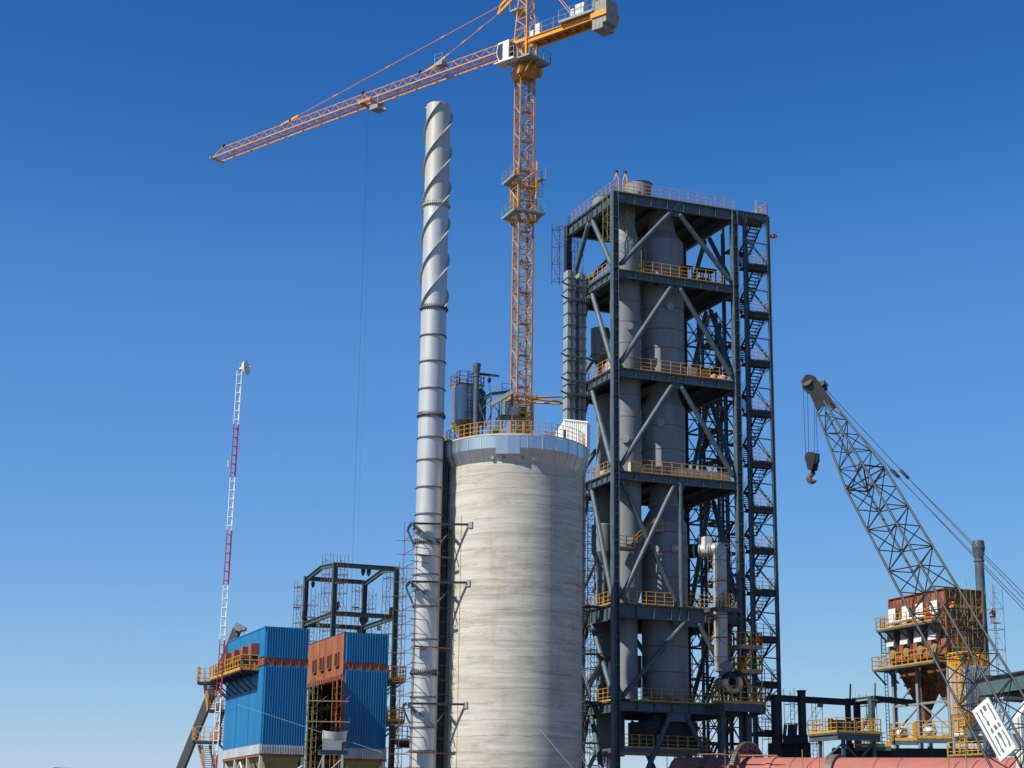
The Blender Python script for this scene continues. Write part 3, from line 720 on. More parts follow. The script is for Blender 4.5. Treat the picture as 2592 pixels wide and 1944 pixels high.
# braces
def brace(p,q,r=.25):
    m=MB();m.one=True;p=V(p);q=V(q);d=(q-p).normalized();L=(q-p).length
    m.tube(p+d*.25,q-d*.25,r,14);m.tube(p,p+d*.25,r*.45,14,r);m.tube(q-d*.25,q,r,14,r*.45);m.build('brace',STEEL,pt)
for i in range(3):
    zt0=LZ[i]-.1-bd[i]-.2;zb0=LZ[i+1]+.45
    brace(P(6.25,-.02,zt0),P(.55,-.02,zb0));brace(P(7.15,-.02,zt0),P(12.95,-.02,zb0))
    brace(P(-.02,5.3,zt0),P(-.02,.55,zb0));brace(P(-.02,6.1,zt0),P(-.02,10.9,zb0))
    brace(P(6.3,PB,zt0),P(.6,PB,zb0));brace(P(7.2,PB,zt0),P(12.9,PB,zb0))
    brace(P(PA,5.3,zt0),P(PA,.6,zb0));brace(P(PA,6.1,zt0),P(PA,10.9,zb0))
z3,z4,z5=LZ[3]-.9,LZ[4]+.35,LZ[4]-1.35
brace(P(6.35,-.02,z3),P(.6,-.02,z4));brace(P(.55,.1,z3+.2),P(6.6,.1,z4))
m=MB();m.tube(P(7.0,-.02,z3+.2),P(7.0,-.02,z4-.4),.24,14);m.build('brace',STEEL,pt)
for (a,b) in ((-.02,1),):
    brace(P(-.02,5.3,z3),P(-.02,.55,z4));brace(P(-.02,6.1,z3),P(-.02,10.9,z4))
    brace(P(-.02,5.3,z5),P(-.02,.55,LZ[5]+.4));brace(P(-.02,6.1,z5),P(-.02,10.9,LZ[5]+.4))
    brace(P(-.02,5.3,LZ[5]-1.1),P(-.02,.55,3));brace(P(-.02,6.1,LZ[5]-1.1),P(-.02,10.9,3))
    brace(P(PA,5.3,z3),P(PA,.6,z4));brace(P(PA,6.1,z3),P(PA,10.9,z4))
    brace(P(PA,5.3,z5),P(PA,.6,LZ[5]+.4));brace(P(PA,6.1,z5),P(PA,10.9,LZ[5]+.4))
    brace(P(6.2,PB,z3),P(.6,PB,z4));brace(P(7.2,PB,z3),P(12.9,PB,z4))
    brace(P(6.2,PB,z5),P(.6,PB,LZ[5]+.4));brace(P(7.2,PB,z5),P(12.9,PB,LZ[5]+.4))
    brace(P(6.2,PB,LZ[5]-1),P(.6,PB,3));brace(P(7.2,PB,LZ[5]-1),P(12.9,PB,3))
brace(P(7.4,-.02,z5),P(.7,-.02,LZ[5]+.35));brace(P(8.7,-.02,z5),P(13.0,-.02,LZ[5]+.6))
brace(P(5.7,-.02,LZ[5]-1.1),P(.7,-.02,3));brace(P(7.3,-.02,LZ[5]-1.1),P(12.6,-.02,4))
m=MB();m.fbox(P,7.0,9.4,-.06,.04,z5-.5,z5+.06);m.fbox(P,5.3,7.8,-.06,.04,LZ[5]-1.75,LZ[5]-.9);m.build('gusset',STEEL,pt)
# handrails
def ha(x,y): return P.fb(x,y)[0]
RR=[(0,[P(0,PB,0),P(0,0,0),P(PA,0,0)],YELF,1.25),
 (1,[P(ha(1606,650),0,0),P(ha(1831,700),0,0)],YEL,1.25),(1,[P(0,.75,0),P(0,9.3,0)],YEL,1.2),
 (2,[P(ha(1597,900),0,0),P(ha(1846,950),0,0)],YEL,1.25),(2,[P(0,.7,0),P(0,9.3,0)],YEL,1.25),
 (3,[P(ha(1599,1180),0,0),P(ha(1851,1200),0,0)],YEL,1.3),(3,[P(0,.6,0),P(0,5.5,0)],YELF,1.2),
 (4,[P(ha(1590,1500),0,0),P(ha(1705,1520),0,0)],YEL,1.25),(4,[P(0,.6,0),P(0,6.5,0)],YEL,1.25),
 (5,[P(ha(1596,1750),0,0),P(ha(1830,1760),0,0)],YEL,1.25),(5,[P(0,.6,0),P(0,9,0)],YEL,1.25)]
for i,pts,mm,h in RR:
    m=MB();rail(m,[p+UP*(LZ[i]-.02) for p in pts],h=h,sp=1.05,r=.028,n=3,kick=.16);m.build('handrail',mm,pt)
# ------------------------------------------------------------------ vessels
b_=at(1676,800,172.6);BIG=V((b_.x,172.6,0));s_=at(1582.5,850,171.3);SML=V((at(1582.5,850,170.55).x,170.55,0))
def zv(x,y,Y): return zat(x,y,Y)
RB=2.2;RS=1.5
vb=thing('riser_vessel','widest grey vertical vessel with rusty weld rings in middle of steel tower','vessel',BIG)
pr=[(1.15,64.8),(1.3,63.2),(1.45,62.4),(2.2,61.3),(2.2,47.2),(1.5,47.0),(1.5,45.3),(2.2,43.9),(2.2,36.7),(1.35,36.4),(1.35,34.3),(1.55,34.25),(1.55,33.9),(1.35,33.8),(2.25,32.2),(2.25,15.0),(2.0,13.9),(1.25,11.4),(1.25,10.9)]
m=MB();m.lathe(BIG,pr,56);m.build('shell',GREY,vb)
for (x,y,r) in ((1680,776,RB),(1680,830,RB),(1680,878,RB),(1680,1074,RB),(1690,1135,RB),(1690,1345,2.25),(1690,1397,2.25),(1690,1460,2.25),(1690,1634,2.25),(1690,1700,2.25)):
    z=zv(x,y,BIG.y-r);m=MB();m.lathe(BIG,[(r,z-.035),(r+.035,z-.03),(r+.035,z+.03),(r,z+.035)],56);m.build('weld_ring',RUSTO,vb)
vs_=thing('riser_vessel','narrower grey vertical vessel just right of tower front corner column','vessel',SML)
pr=[(.9,64.6),(.95,62.9),(1.52,60.2),(1.52,25.5),(1.1,24.),(1.1,15.)]
m=MB();m.lathe(SML,pr,48);m.build('shell',GREY,vs_)
for y in (759,812,866,870+35,997,1053,1112,1230):
    z=zv(1600,y,SML.y-RS);m=MB();m.lathe(SML,[(RS,z-.035),(RS+.035,z-.03),(RS+.035,z+.03),(RS,z+.035)],48);m.build('weld_ring',RUSTO,vs_)
q=at(1519,860,174.5);HP=V((q.x,174.5,0));zt_=zv(1519,827,173.6);z1=zv(1519,896,173.6);z2=zv(1519,926,173.6)
hp_=thing('hopper_vessel','small pale hopper with cone bottom at left side of tower, upper of two','hopper',V((HP.x,HP.y,z2)))
m=MB();m.lathe(HP,[(.05,zt_+.25),(.95,zt_),(.95,z1),(.3,z2),(.3,z2-1.4)],36);m.build('shell',GREY,hp_)
m=MB();m.lathe(HP,[(.95,z1-.05),(1.05,z1-.05),(1.05,z1+.05),(.95,z1+.05)],36);m.build('flange',RUSTO,hp_)
q=at(1520,1370,174.);HP=V((q.x+.2,174.,0));zt_=zv(1519,1326,173);z1=zv(1519,1395,173);z2=zv(1519,1428,173)
hp_=thing('hopper_vessel','lower shaded grey hopper with cone bottom at left edge of tower','hopper',V((HP.x,HP.y,z2)))
m=MB();m.lathe(HP,[(.05,zt_+.3),(1.1,zt_),(1.1,z1),(.45,z2),(.45,z2-4)],10);m.build('shell',GREY,hp_)
for i,(x,Y,lab) in enumerate(((1521,177,'thin silver pipe standing inside left edge of tower, leftmost of pair'),(1540,176,'thin silver pipe close behind tower front corner column, right one of pair'))):
    p=at(x,1750,Y);m=MB();m.lathe((p.x,p.y,0),[(.3,3),(.3,34)],16);tag(m.build('pipe',GALV,None,(p.x,p.y,3)),lab,'pipe','silver pipes inside the tower')
# roof cylinders
for (x,y,Y,rp,lab) in ((1534,492,171.5,34,'left grey drum half hidden behind rail on tower roof'),(1615,455,172.0,36,'right grey drum standing on top of tower roof')):
    p=at(x,y,Y);r=rp/FPX*(Y*.968+62*.25);t=thing('roof_drum',lab,'drum',(p.x,p.y,LZ[0]),'drums on the tower roof')
    m=MB();m.lathe((p.x,p.y,0),[(r,LZ[0]-.02),(r,zat(x,y,Y-r)),(r-.05,zat(x,y,Y-r)),(r-.05,LZ[0])],48);m.build('shell',GREY,t)
    m=MB();zz=zat(x,y,Y-r);m.lathe((p.x,p.y,0),[(r,zz-.06),(r+.05,zz-.06),(r+.05,zz),(r-.08,zz+.02)],48);m.build('rim',SILVD,t)
# gooseneck ladder hoops
for (x0,xa,x1,yt,yb,yl,lab) in ((1555.5,1560,1566,434,456,484,'yellow ladder hoop at roof corner of tower, left of two'),(1577,1582.5,1588,436,456,484,'yellow ladder hoop beside right roof drum, right of two')):
    t=thing('ladder_hoop',lab,'ladder',at(xa,yl,169),'ladder hoops on the tower roof');Y=169.0
    m=MB();m.path([at(x0,yl,Y),at(x0,yb,Y),at(xa-1.5,yt+8,Y+.3),at(xa,yt,Y+.5)],.05,6);m.path([at(x1,yl,Y),at(x1,yb,Y),at(xa+2,yt+8,Y+.3),at(xa,yt,Y+.5)],.05,6)
    for k in range(8):
        y=yl-k*4;m.tube(at(x0,y,Y),at(x1,y,Y),.035,5)
    m.build('ladder_rails',YELF,t)
    m=MB();m.lathe(at(xa,yt+1,Y+.5)-UP*.15,[(.02,0),(.17,.02),(.17,.28),(.02,.3)],10);m.build('pulley',BLK,t)
    m=MB();m.prism([at(xa-2.4,yt+6,Y+.2),at(xa+2.2,yt+6,Y+.2),at(xa+3,yt+13,Y+.2),at(xa-.5,yt+12,Y+.2)],V((0,.1,0)));m.build('hook_plate',YEL,t)
# ------------------------------------------------------------------ goods on the decks
def crate(x0,x1,yb,yt,b,m_,name,label,cat,lev,dep=1.0,group=None,strap=None):
    a0=P.fb(x0,yb,b)[0];a1=P.fb(x1,yb,b)[0];h=P.fb((x0+x1)/2,yt,b)[2]-P.fb((x0+x1)/2,yb,b)[2]
    z=LZ[lev]-.015;m=MB();m.fbox(P,a0,a1,b,b+dep,z+.12,z+.12+h)
    o=thing(name,label,cat,P((a0+a1)/2,b+dep/2,z),group);m.build('load',m_,o)
    m=MB()
    for t in (.02,.42,.82): m.fbox(P,a0+(a1-a0)*t,a0+(a1-a0)*(t+.16),b+.02,b+dep-.02,z,z+.115)
    m.build('pallet',WOOD,o);return o
L4=950+0
xs=[1638,1664,1690,1716,1742,1768,1794,1820,1846]
nm=['nearest to concrete blocks','second from concrete blocks','third from concrete blocks','fourth from concrete blocks','fourth from right deck end','third from right deck end','second from right deck end','at right deck end']
for i in range(8):
    y=1176+i*5.0
    crate(xs[i]+1,xs[i+1]-1,y+16,y-3+random.uniform(-1,1),.35,BRICK,'brick_pallet','grey banded brick pallet behind fourth deck rail, '+nm[i],'brick pallet',3,1.0,'brick pallets on the lower railed deck')
crate(1602,1622,1189,1162,.3,CREAM,'block_stack','pale concrete block stack just right of tower front column','block stack',3,1.1)
crate(1623,1636,1186,1165,.7,CREAM,'block_stack','smaller pale block stack between corner blocks and grey brick pallets','block stack',3,1.0)
crate(1741,1763,945,921,.4,BRICK,'board_stack','grey ribbed sheet stack behind third deck rail left of brown cover','sheet stack',2,.9)
crate(1775,1799,952,930,.5,BROWN,'covered_crate','brown tarpaulin covered crate on third deck left of pink bundles','crate',2,1.0)
def bundle(x0,x1,yb,yt,b,m_,name,label,cat,lev,group=None):
    a0=P.fb(x0,yb,b)[0];a1=P.fb(x1,yb,b)[0];h=P.fb((x0+x1)/2,yt,b)[2]-P.fb((x0+x1)/2,yb,b)[2];z=LZ[lev]-.01
    m=MB();c=P((a0+a1)/2,b+.5,z);m.lathe(c,[(.01,0),(.95,.02),(1.0,.3),(.9,.7),(.55,.95),(.01,1.)],18)
    for i,v in enumerate(m.v):
        d=v-c;k=1+.12*math.sin(3*math.atan2(d.y,d.x)+d.z*4);u=d.dot(P.e1);w_=d.dot(P.e2)
        m.v[i]=c+P.e1*(u*(a1-a0)/2*k)+P.e2*(w_*.5*k)+UP*(d.z*h)
    return tag(m.build(name,m_,None,c),label,cat,group)
bundle(1800,1820,953,935,.3,PINK,'wrapped_bundle','pink wrapped bundle beside brown covered crate on third deck','bundle',2,'pink bundles on the third deck')
bundle(1822,1846,957,939,.3,PINK,'wrapped_bundle','pink wrapped bundle at right end of third deck rail','bundle',2,'pink bundles on the third deck')
bundle(1628,1650,1779,1769,.1,CREAM,'sack','pale sack slumped on lowest yellow edged deck near front column','sack',5)
bundle(1652,1724,1777,1760,.15,PRIM,'red_sheet_pile','dull red sheet pile lying on lowest deck beside widest vessel','sheet pile',5)
def lcrate(x0,x1,yb,yt,lev,m_,name,label,cat):
    b0=P.fa(x1,yb,.4)[1];b1=P.fa(x0,yb,.4)[1];h=P.fa((x0+x1)/2,yt,.4)[2]-P.fa((x0+x1)/2,yb,.4)[2];z=LZ[lev]-.015
    o=thing(name,label,cat,P(.9,(b0+b1)/2,z));m=MB();m.fbox(P,.4,1.4,b0,b1,z+.12,z+.12+h);m.build('load',m_,o)
    m=MB();m.fbox(P,.45,1.35,b0+.02,b1-.02,z,z+.115);m.build('pallet',WOOD,o)
lcrate(1532,1547,937,911,2,CREAM,'cream_crate','cream crate behind left rail of third deck by the corner column','crate')
lcrate(1517,1530,1178,1162,3,CREAM,'cream_crate','small cream crate behind left rail of fourth deck','crate')
# dark machine frames on the second deck
for (x0,x1,y0,y1,lab) in ((1717,1752,663,697,'dark machine frame behind yellow rail of second deck, left one'),(1774,1812,671,703,'dark machine frame near right end of second deck, right one')):
    a0=P.fb(x0,y1,1.5)[0];a1=P.fb(x1,y1,1.5)[0];z=LZ[1]-.02;h=1.9;o=thing('drive_unit',lab,'machine',P((a0+a1)/2,2,z),'machine frames on the second deck')
    m=MB()
    for a in (a0,(a0+a1)/2,a1):
        for b in (1.5,2.6): m.bar(P(a,b,z),P(a,b,z+h),.12,.12)
    m.fbox(P,a0-.1,a1+.1,1.4,2.7,z+h,z+h+.12);m.build('frame',STEELD,o)
    m=MB();m.fbox(P,a0+.1,a0+(a1-a0)*.6,1.6,2.5,z,z+1.1);m.lathe(P(a1-.5,2.,z+.6),[(.02,0),(.42,.0),(.42,.8),(.02,.8)],14,ax=P.e2,x=UP);m.build('motor',BLK,o)
# dark machine housing at the foot (below the lowest deck)
zA=zat(1700,1896,169);
mh=thing('kiln_inlet_housing','dark machine housing on low railed deck under widest vessel','machine',P(6,2,zA))
m=MB();m.fbox(P,3.6,8.9,.6,4.8,zA,zA+2.6);m.fbox(P,4.4,8.0,.9,4.2,zA+2.6,zA+3.3);m.build('housing',STEELD,mh)
MOTB=mat('dark_blue_motor',(.02,.03,.09),.5)
for a in (3.2,8.7):
    m=MB();m.lathe(P(a,1.2,zA+.9),[(.02,0),(.45,0),(.45,.7),(.02,.7)],18,ax=P.e1,x=UP);m.build('motor',MOTB,mh)
m=MB();m.fbox(P,.4,9.6,-.1,5.5,zA-.4,zA);lowdeck=m.build('deck',STEEL,mh)
m=MB();rail(m,[P(.9,-.05,zA),P(3.9,-.05,zA)],h=1.2,sp=.8,r=.03);rail(m,[P(4.3,-.05,zA),P(9.6,-.05,zA),P(9.6,3,zA)],h=1.2,sp=1.1,r=.032);m.build('handrail',YEL,mh)
m=MB();m.fbox(P,1.6,4.2,3.,5.,LZ[4]-7.5,LZ[4]-4.5);m.build('duct_box',STEELD,mh);m=MB();m.fbox(P,6.9,8.1,1.0,2.2,zA+3.3,LZ[5]-.9)
m.build('chute',STEELD,mh)
# inspection stair in the fourth storey
z=zat(1600,1393,169);ip=thing('inspection_stair','yellow railed inspection stair in shade right of front column','stair',P(2.2,.8,z))
ms=MB();mt=MB();mr=MB();stair(ms,mt,mr,P,2.2,4.3,.3,1.2,z,z+1.9);ms.fbox(P,.5,2.2,.3,1.3,z-.12,z);ms.fbox(P,4.3,5.2,.3,1.3,z+1.78,z+1.9)
rail(mr,[P(.5,.3,z),P(2.2,.3,z)],h=1.15,sp=.8,r=.034);rail(mr,[P(4.3,.3,z+1.9),P(5.2,.3,z+1.9)],h=1.15,sp=.6,r=.034)
ms.build('stringer',STEEL,ip);mt.build('tread',STEELD,ip);mr.build('handrail',YEL,ip)
# extra hidden pipework that fills the dark interior
for i,(a,b,r,z0,z1,lab) in enumerate(((9.6,7.4,1.3,14,56,'dark grey pipe far inside tower, right of widest vessel'),(3.4,8.3,1.4,10,46,'dark grey pipe far inside tower, behind narrower vessel'))):
    m=MB();m.lathe(P(a,b,0),[(r,z0),(r,z1)],30);tag(m.build('inner_pipe',GREY,None,P(a,b,z0)),lab,'pipe')
# ================================================================== STAIR TOWER on the right
SA0,SA1,SB=14.75,17.5,4.6
st=thing('stair_tower','slim dark stair tower with zigzag flights on right side of big steel tower','stair tower',P(16,1,0))
zt_=P.fb(1940,547)[2]
for (a,b) in ((SA0,0),(SA1,0),(SA0,SB),(SA1,SB)):
    m=MB();m.ib(P(a,b,0),P(a,b,zt_),.34,.28,.04,.04,up=P.e1);m.build('column',STEEL,st)
ly=[672,791.6,913.7,1040,1168.7,1283,1386.7,1493,1612,1726.6,1850]
lz=[P.fb(1925,y)[2] for y in ly]
m=MB();m.fbox(P,PA+.3,SA1+.1,-.1,SB*.5,zt_-.55,zt_-.4);m.ib(P(PA+.3,0,zt_-.15),P(SA1,0,zt_-.15),.5,.3);m.build('roof_landing',STEEL,st)
m=MB();rail(m,[P(16.2,0,zt_+.1),P(SA1,0,zt_+.1),P(SA1,SB,zt_+.1)],h=1.4,sp=1.1,r=.035);m.build('handrail',YELF,st)
zs_=[zt_-.2]+lz
for i in range(len(lz)):
    z=lz[i];zp=zs_[i]
    m=MB();m.fbox(P,SA0-.3,SA1+.05,-.05,1.05,z-.5,z-.42);m.ib(P(SA0+.1,-.02,z-.27),P(SA1-.1,-.02,z-.27),.5,.2);m.bar(P(SA0,1.0,z-.3),P(SA1,1.0,z-.3),.15,.4);m.fbox(P,SA0+1.,SA1,-.08,-.04,z-.02,z+.12)
    m.build('landing',STEELD,st)
    m=MB();rail(m,[P(SA0+.4,-.03,z),P(SA1-.1,-.03,z)],h=1.25,sp=.85,r=.026,n=3,kick=.12);rail(m,[P(SA1,.1,z),P(SA1,1.05,z)],h=1.25,sp=.85,r=.026,n=3);m.build('handrail',YELF,st)
    hm=z+(zp-z)*.48;am=(SA0+SA1)/2
    ms=MB();mt=MB();mr=MB()
    stair(ms,mt,mr,P,1.05,3.5,am+.05,SA1-.12,zp-.45,hm,axis='b',rr=.02);stair(ms,mt,None,P,1.05,3.5,SA0+.1,am-.05,z,hm,axis='b',rr=.02)
    ms.fbox(P,SA0,SA1,3.5,SB,hm-.12,hm)
    f=ms.build('stair_flight',STEELD,st);mt.build('tread',STEELD,f);mr.build('flight_rail',STEELD,f)
    m=MB();m.tube(P(SA0+.1,0,z+2.6),P(SA1,0,z+.1),.055,6);m.tube(P(SA0+1.2,0,zp-1.9),P(SA1-.1,0,zp-.6),.06,6);m.bar(P(SA0,0,z+2.4),P(SA1,0,z+2.35),.1,.12)
    m.tube(P(SA1,0,z+.1),P(SA1,SB,zp-.5),.05,5)
    m.build('brace',STEEL,st)
m=MB();m.bar(P(SA1,0,zt_-2.2),P(SA1+1.0,-.1,zt_-2.1),.12,.2);m.fbox(P,SA1+.4,SA1+.8,-.3,.1,zt_-2.3,zt_-1.9);m.build('lamp_bracket',BROWN,st)
# service tower behind: cross braced mast seen through the frame
sv=thing('service_tower','dark cross braced lattice tower standing behind right half of big steel tower','lattice tower',P(18.2,14.2,0))
va0,va1,vb0,vb1=16.0,20.4,12.6,15.8;zt_=zat(1780,760,181)
for a in (va0,(va0+va1)/2,va1):
    for b in (vb0,vb1):
        m=MB();m.bar(P(a,b,0),P(a,b,zt_),.26,.26,P.e1);m.build('column',STEELD,sv)
z=2.;k=0
while z<zt_-1:
    zz=min(z+3.3,zt_);m=MB();x=MB()
    for b in (vb0,vb1):
        m.bar(P(va0,b,z),P(va1,b,z),.16,.2)
        am=(va0+va1)/2
        for (p,q) in ((va0,am),(am,va1)):
            x.tube(P(p,b,z),P(q,b,zz),.06,5);x.tube(P(q,b,z),P(p,b,zz),.06,5)
            m.bar(P(p,b,(z+zz)/2),P(q,b,(z+zz)/2),.1,.12)
    for a in (va0,va1): m.bar(P(a,vb0,z),P(a,vb1,z),.14,.18);x.tube(P(a,vb0,z),P(a,vb1,zz),.06,5)
    m.fbox(P,am-.6,am+.6,vb0+.3,vb1-.3,z-.08,z)
    m.build('girt',STEELD,sv)
    ms=MB();stair(ms,x,None,P,(am+.3 if k%2 else va0+.3),(va1-.3 if k%2 else am-.3),vb0+.5,vb0+1.4,z,zz);
    for i in range(7): x.tube(P(am,vb0-.05,z+i*.45),P(am+.5,vb0-.05,z+i*.45),.03,4)
    ms.build('stair_flight',STEELD,sv);x.build('cross_bracing',STEELD,sv)
    z=zz;k+=1
# ================================================================== BUCKET ELEVATOR at the left face
q=at(1441,800,172.3);BG=Fr(q.x,172.3)
be=thing('bucket_elevator','pale grey twin shaft bucket elevator rising behind white sheet cover','elevator',(q.x,172.3,0))
ztb=zat(1441,688,172.3)
q2=BG.ab(at(1469.5,800,172.9))
for (a,b,w_,zz) in ((0,0,.42,ztb),(q2[0],q2[1],.38,ztb-.1)):
    m=MB();m.fbox(BG,a-w_,a+w_,b-.55,b+.55,0,zz);s_=m.build('shaft',STEELL,be)
    m=MB()
    m.fbox(BG,a-w_*.28,a-w_*.0,b-.6,b-.548,0,zz-.05);m.build('seam_strip',STEEL,s_)
    z=4.;
    while z<zz:
        m=MB();m.fbox(BG,a-w_-.06,a+w_+.06,b-.62,b+.6,z-.05,z+.05);m.build('flange',STEEL,s_);z+=1.24
for y in (725,760,905,966,1000):
    z=zat(1441,y,172);m=MB();m.fbox(BG,-.65,q2[0]+.55,-.85,-.68,z-.1,z+.1);m.bar(BG(-.65,-.75,z),BG(-1.3,-.9,z+.2),.12,.12);m.bar(BG(q2[0]+.4,-.75,z),BG(q2[0]+2.2,.6,z),.14,.18);m.build('bracket',STEEL,be)
m=MB();m.tube(BG(q2[0]/2,.9,5),BG(q2[0]/2,.9,ztb),.09,6);ladder(m,BG(q2[0]/2,-.3,5),BG(q2[0]/2,-.3,ztb-1),-BG.e2,w=.3,cage=False,r=.025);m.build('cable_ladder',STEELD,be)
# scaffolds on the tower
for (x,y0,y1,Y,lab,w_,d_,mm) in ((1413,575,716,176.5,'thin rusty scaffold outside top left corner column of steel tower',.9,1.4,SCAF),(1458,600,700,180,'thin rusty scaffold inside top left corner of steel tower',1.0,1.3,SCAF),
  (1541,505,612,168.5,'greenish ladder scaffold left of front corner column under tower roof',.8,1.0,SCAFG),(1592,500,600,169.3,'greenish pole scaffold right of front corner column under tower roof',.9,.8,SCAFG),(1618,605,688,169.0,'small pole scaffold on second deck beside narrower vessel',1.0,1.,SCAFG)):
    p=at(x,y1,Y);scaffold('scaffold_tower',lab,p,w_,d_,p.z,zat(x,y0,Y),1.9,mm,G=P,group='scaffold towers on the steel tower')
p=at(1500,1300,169.5)
scaffold('scaffold_tower','rusty scaffold left of tower below fourth deck beside silo edge',at(1496,1600,176.5),1.3,1.3,10,zat(1496,1185,176.5),2.0,SCAF,G=P,rung=0,group='scaffold towers on the steel tower')
scaffold('scaffold_tower','rusty pole scaffold around silver elbow duct on right of tower',P(11.1,-1.0,0),2.6,1.5,LZ[4]-5,zat(1820,1363,170),1.85,SCAF,G=P,rung=0,r=.03,group='scaffold towers on the steel tower')
# left access stairs in the lower storeys
ls=thing('access_stair','dark access stairs at left side of tower next to silo edge','stair',P(-1.2,5,0))
ms=MB();mt=MB();mr=MB();zz=[3.5,7.2,10.9,14.7,19.2,23.7]
for i in range(5):
    b0,b1=(3.4,6.8) if i%2 else (6.8,3.4)
    stair(ms,mt,mr,P,b0,b1,-1.9,-1.0,zz[i],zz[i+1],axis='b',rr=.03)
    ms.fbox(P,-2.,-.3,min(b1,b0)-1.0,min(b1,b0),zz[i+1]-.12,zz[i+1]);ms.fbox(P,-2.,-.3,max(b1,b0),max(b1,b0)+1,zz[i+1]-.12,zz[i+1])
ms.build('stringer',STEELD,ls);mt.build('tread',STEELD,ls);mr.build('handrail',STEEL,ls)
# ================================================================== ELBOW DUCT in front of the right face
ex=at(1822,1450,170.2);EX=V((ex.x,170.2,0));er=.66;zel=zat(1815,1391,170.2)
ed=thing('elbow_duct','silver elbow duct leaving widest vessel and dropping down right of tower','duct',V((EX.x,EX.y,10)))
Hs=P(5.9,-.2,zel);dirH=P.e1
dirH=V((EX.x-BIG.x,EX.y-BIG.y,0));HL=dirH.length-1.9;dirH=dirH.normalized();Hs=EX-dirH*HL+UP*zel
m=MB();m.tube(Hs,EX-dirH*.0+UP*zel,er,28,cap=False);m.lathe(EX+UP*0,[(er,zat(1824,1700,170.2)),(er,zel)],28);
m.lathe(EX+UP*zel,[(er,-.02),(er*1.0,.0),(er*.93,.25),(er*.7,.5),(er*.02,er)],28)
m.build('pipe',SILVW,ed)
for t,mm,w_ in ((.62,BLK,.55),(.80,BLK,.5)):
    m=MB();c=EX-dirH*(3.75*t)+UP*zel;m.tube(c,c+dirH*w_,er+.04,28,cap=False);m.build('rubber_bellows',mm,ed)
m=MB();c=EX-dirH*1.85+UP*zel
for t in (0,.9,1.1): m.lathe(c+dirH*t,[(er,-.06),(er+.12,-.06),(er+.12,.06),(er,.06)],28,ax=dirH,x=UP)
m.build('clamp_ring',STEELL,ed)
m=MB();c=EX-dirH*1.5+UP*(zel+.15);m.bar(c,c+UP*1.1,.75,1.5,P.e2);m.build('damper_box',WHITEW,ed)
for y in (1470,1555,1613):
    z=zat(1824,y,169.6);m=MB();m.lathe(EX,[(er,z-.04),(er+.05,z-.04),(er+.05,z+.04),(er,z+.04)],28);m.build('seam_ring',RUSTO,ed)
z=zat(1824,1540,169.5);m=MB();EGa,EGb,_=P.ab(EX);m.fbox(P,EGa-1.4,EGa+1.9,EGb-1.0,EGb-.75,z-.35,z);m.fbox(P,EGa-1.4,EGa+1.9,EGb+.75,EGb+1.,z-.35,z);m.fbox(P,EGa-1.4,EGa-1.15,EGb-1.8,EGb+1,z-.33,z-.02)
for s in (-.5,0,.5): m.bar(P(EGa+s,EGb-.72,z),P(EGa+s,EGb-.72,z+.7),.1,.12)
m.build('support_ring',STEEL,ed)
rc=at(1857,1728,169.2);m=MB();nrm=(-P.e2).normalized()
m.lathe(rc,[(.58,-.05),(.98,-.05),(1.0,.1),(.98,.55),(.58,.55),(.58,-.05)],40,ax=-nrm,x=UP);m.build('flange_ring',WHITEW,ed)
m=MB();m.lathe(rc-nrm*.6,[(.97,0),(.97,1.6)],32,ax=-nrm,x=UP);m.tube(rc+UP*1.0-nrm*1.0,V((EX.x,EX.y,zat(1824,1680,170.2))),.75,18);m.build('bend',GREY,ed)
m=MB();m.lathe(rc-nrm*.1+UP*.45,[(.02,.55),(.6,.5),(.98,.25),(1.1,-.02),(1.02,-.1),(.9,.1)],36)
for i,v in enumerate(m.v):
    d=v-rc;m.v[i]=v+V((random.uniform(-.07,.07),random.uniform(-.07,.07),random.uniform(-.07,.07)+.25*d.x*(1 if d.x>0 else .0)))
m.build('plastic_wrap',TARP,ed)
# extra deck by the duct at storey five
m=MB();a0=P.fb(1779,1535,-.0)[0]
xp=thing('platform','yellow railed platform ending at silver duct on the right of tower','platform',P(a0+1.4,-.5,LZ[4]))
m.fbox(P,a0+1.2,a0+3.2,-2.0,-.24,LZ[4]-.3,LZ[4]-.02);m.build('deck',STEEL,xp)
m=MB();rail(m,[P(ha(1735,1530),0.02,LZ[4]),P(a0+1.2,0.02,LZ[4])],h=1.3,sp=1.4,r=.032);rail(m,[P(a0+1.2,0,LZ[4]),P(a0+1.2,-2,LZ[4]),P(a0+2.3,-2,LZ[4])],h=1.3,sp=.6,r=.045,kick=.25);m.build('handrail',YEL,xp)
# yellow platform at the lowest deck + caged stair
zY=LZ[5];YB=-2.5
ya0=P.fb(1831,1778,YB)[0];ya1=P.fb(1938,1778,YB)[0]
yp=thing('platform','big yellow railed balcony at lower right of tower below silver ring','platform',P((ya0+ya1)/2,-1,zY))
m=MB();m.fbox(P,ya0,ya1,YB,-.3,zY-.12,zY);m.fbox(P,ya0,ya0+.12,YB,-.3,zY-1.05,zY-.12);m.fbox(P,ya0,ya1,YB,YB+.12,zY-.75,zY-.12);m.fbox(P,ya1-.3,ya1,YB,-.3,zY-.9,zY-.12)
m.build('deck',STEEL,yp)
m=MB();rail(m,[P(ya0,-.3,zY),P(ya0,YB,zY),P(ya1,YB,zY),P(ya1,-1.5,zY)],h=1.6,sp=.85,r=.05,kick=.26,kw=.05);m.build('handrail',YEL,yp)
for (x,lab) in ((1818,'left sack tied on yellow balcony rail under silver ring'),):
    pass
q0=P.fb(1872,1633,-1.2)[0];q1=P.fb(1927,1633,-1.2)[0]
sc_=thing('caged_stair','bright yellow caged stair platforms above yellow balcony on right of tower','stair',P((q0+q1)/2,-1,zY))
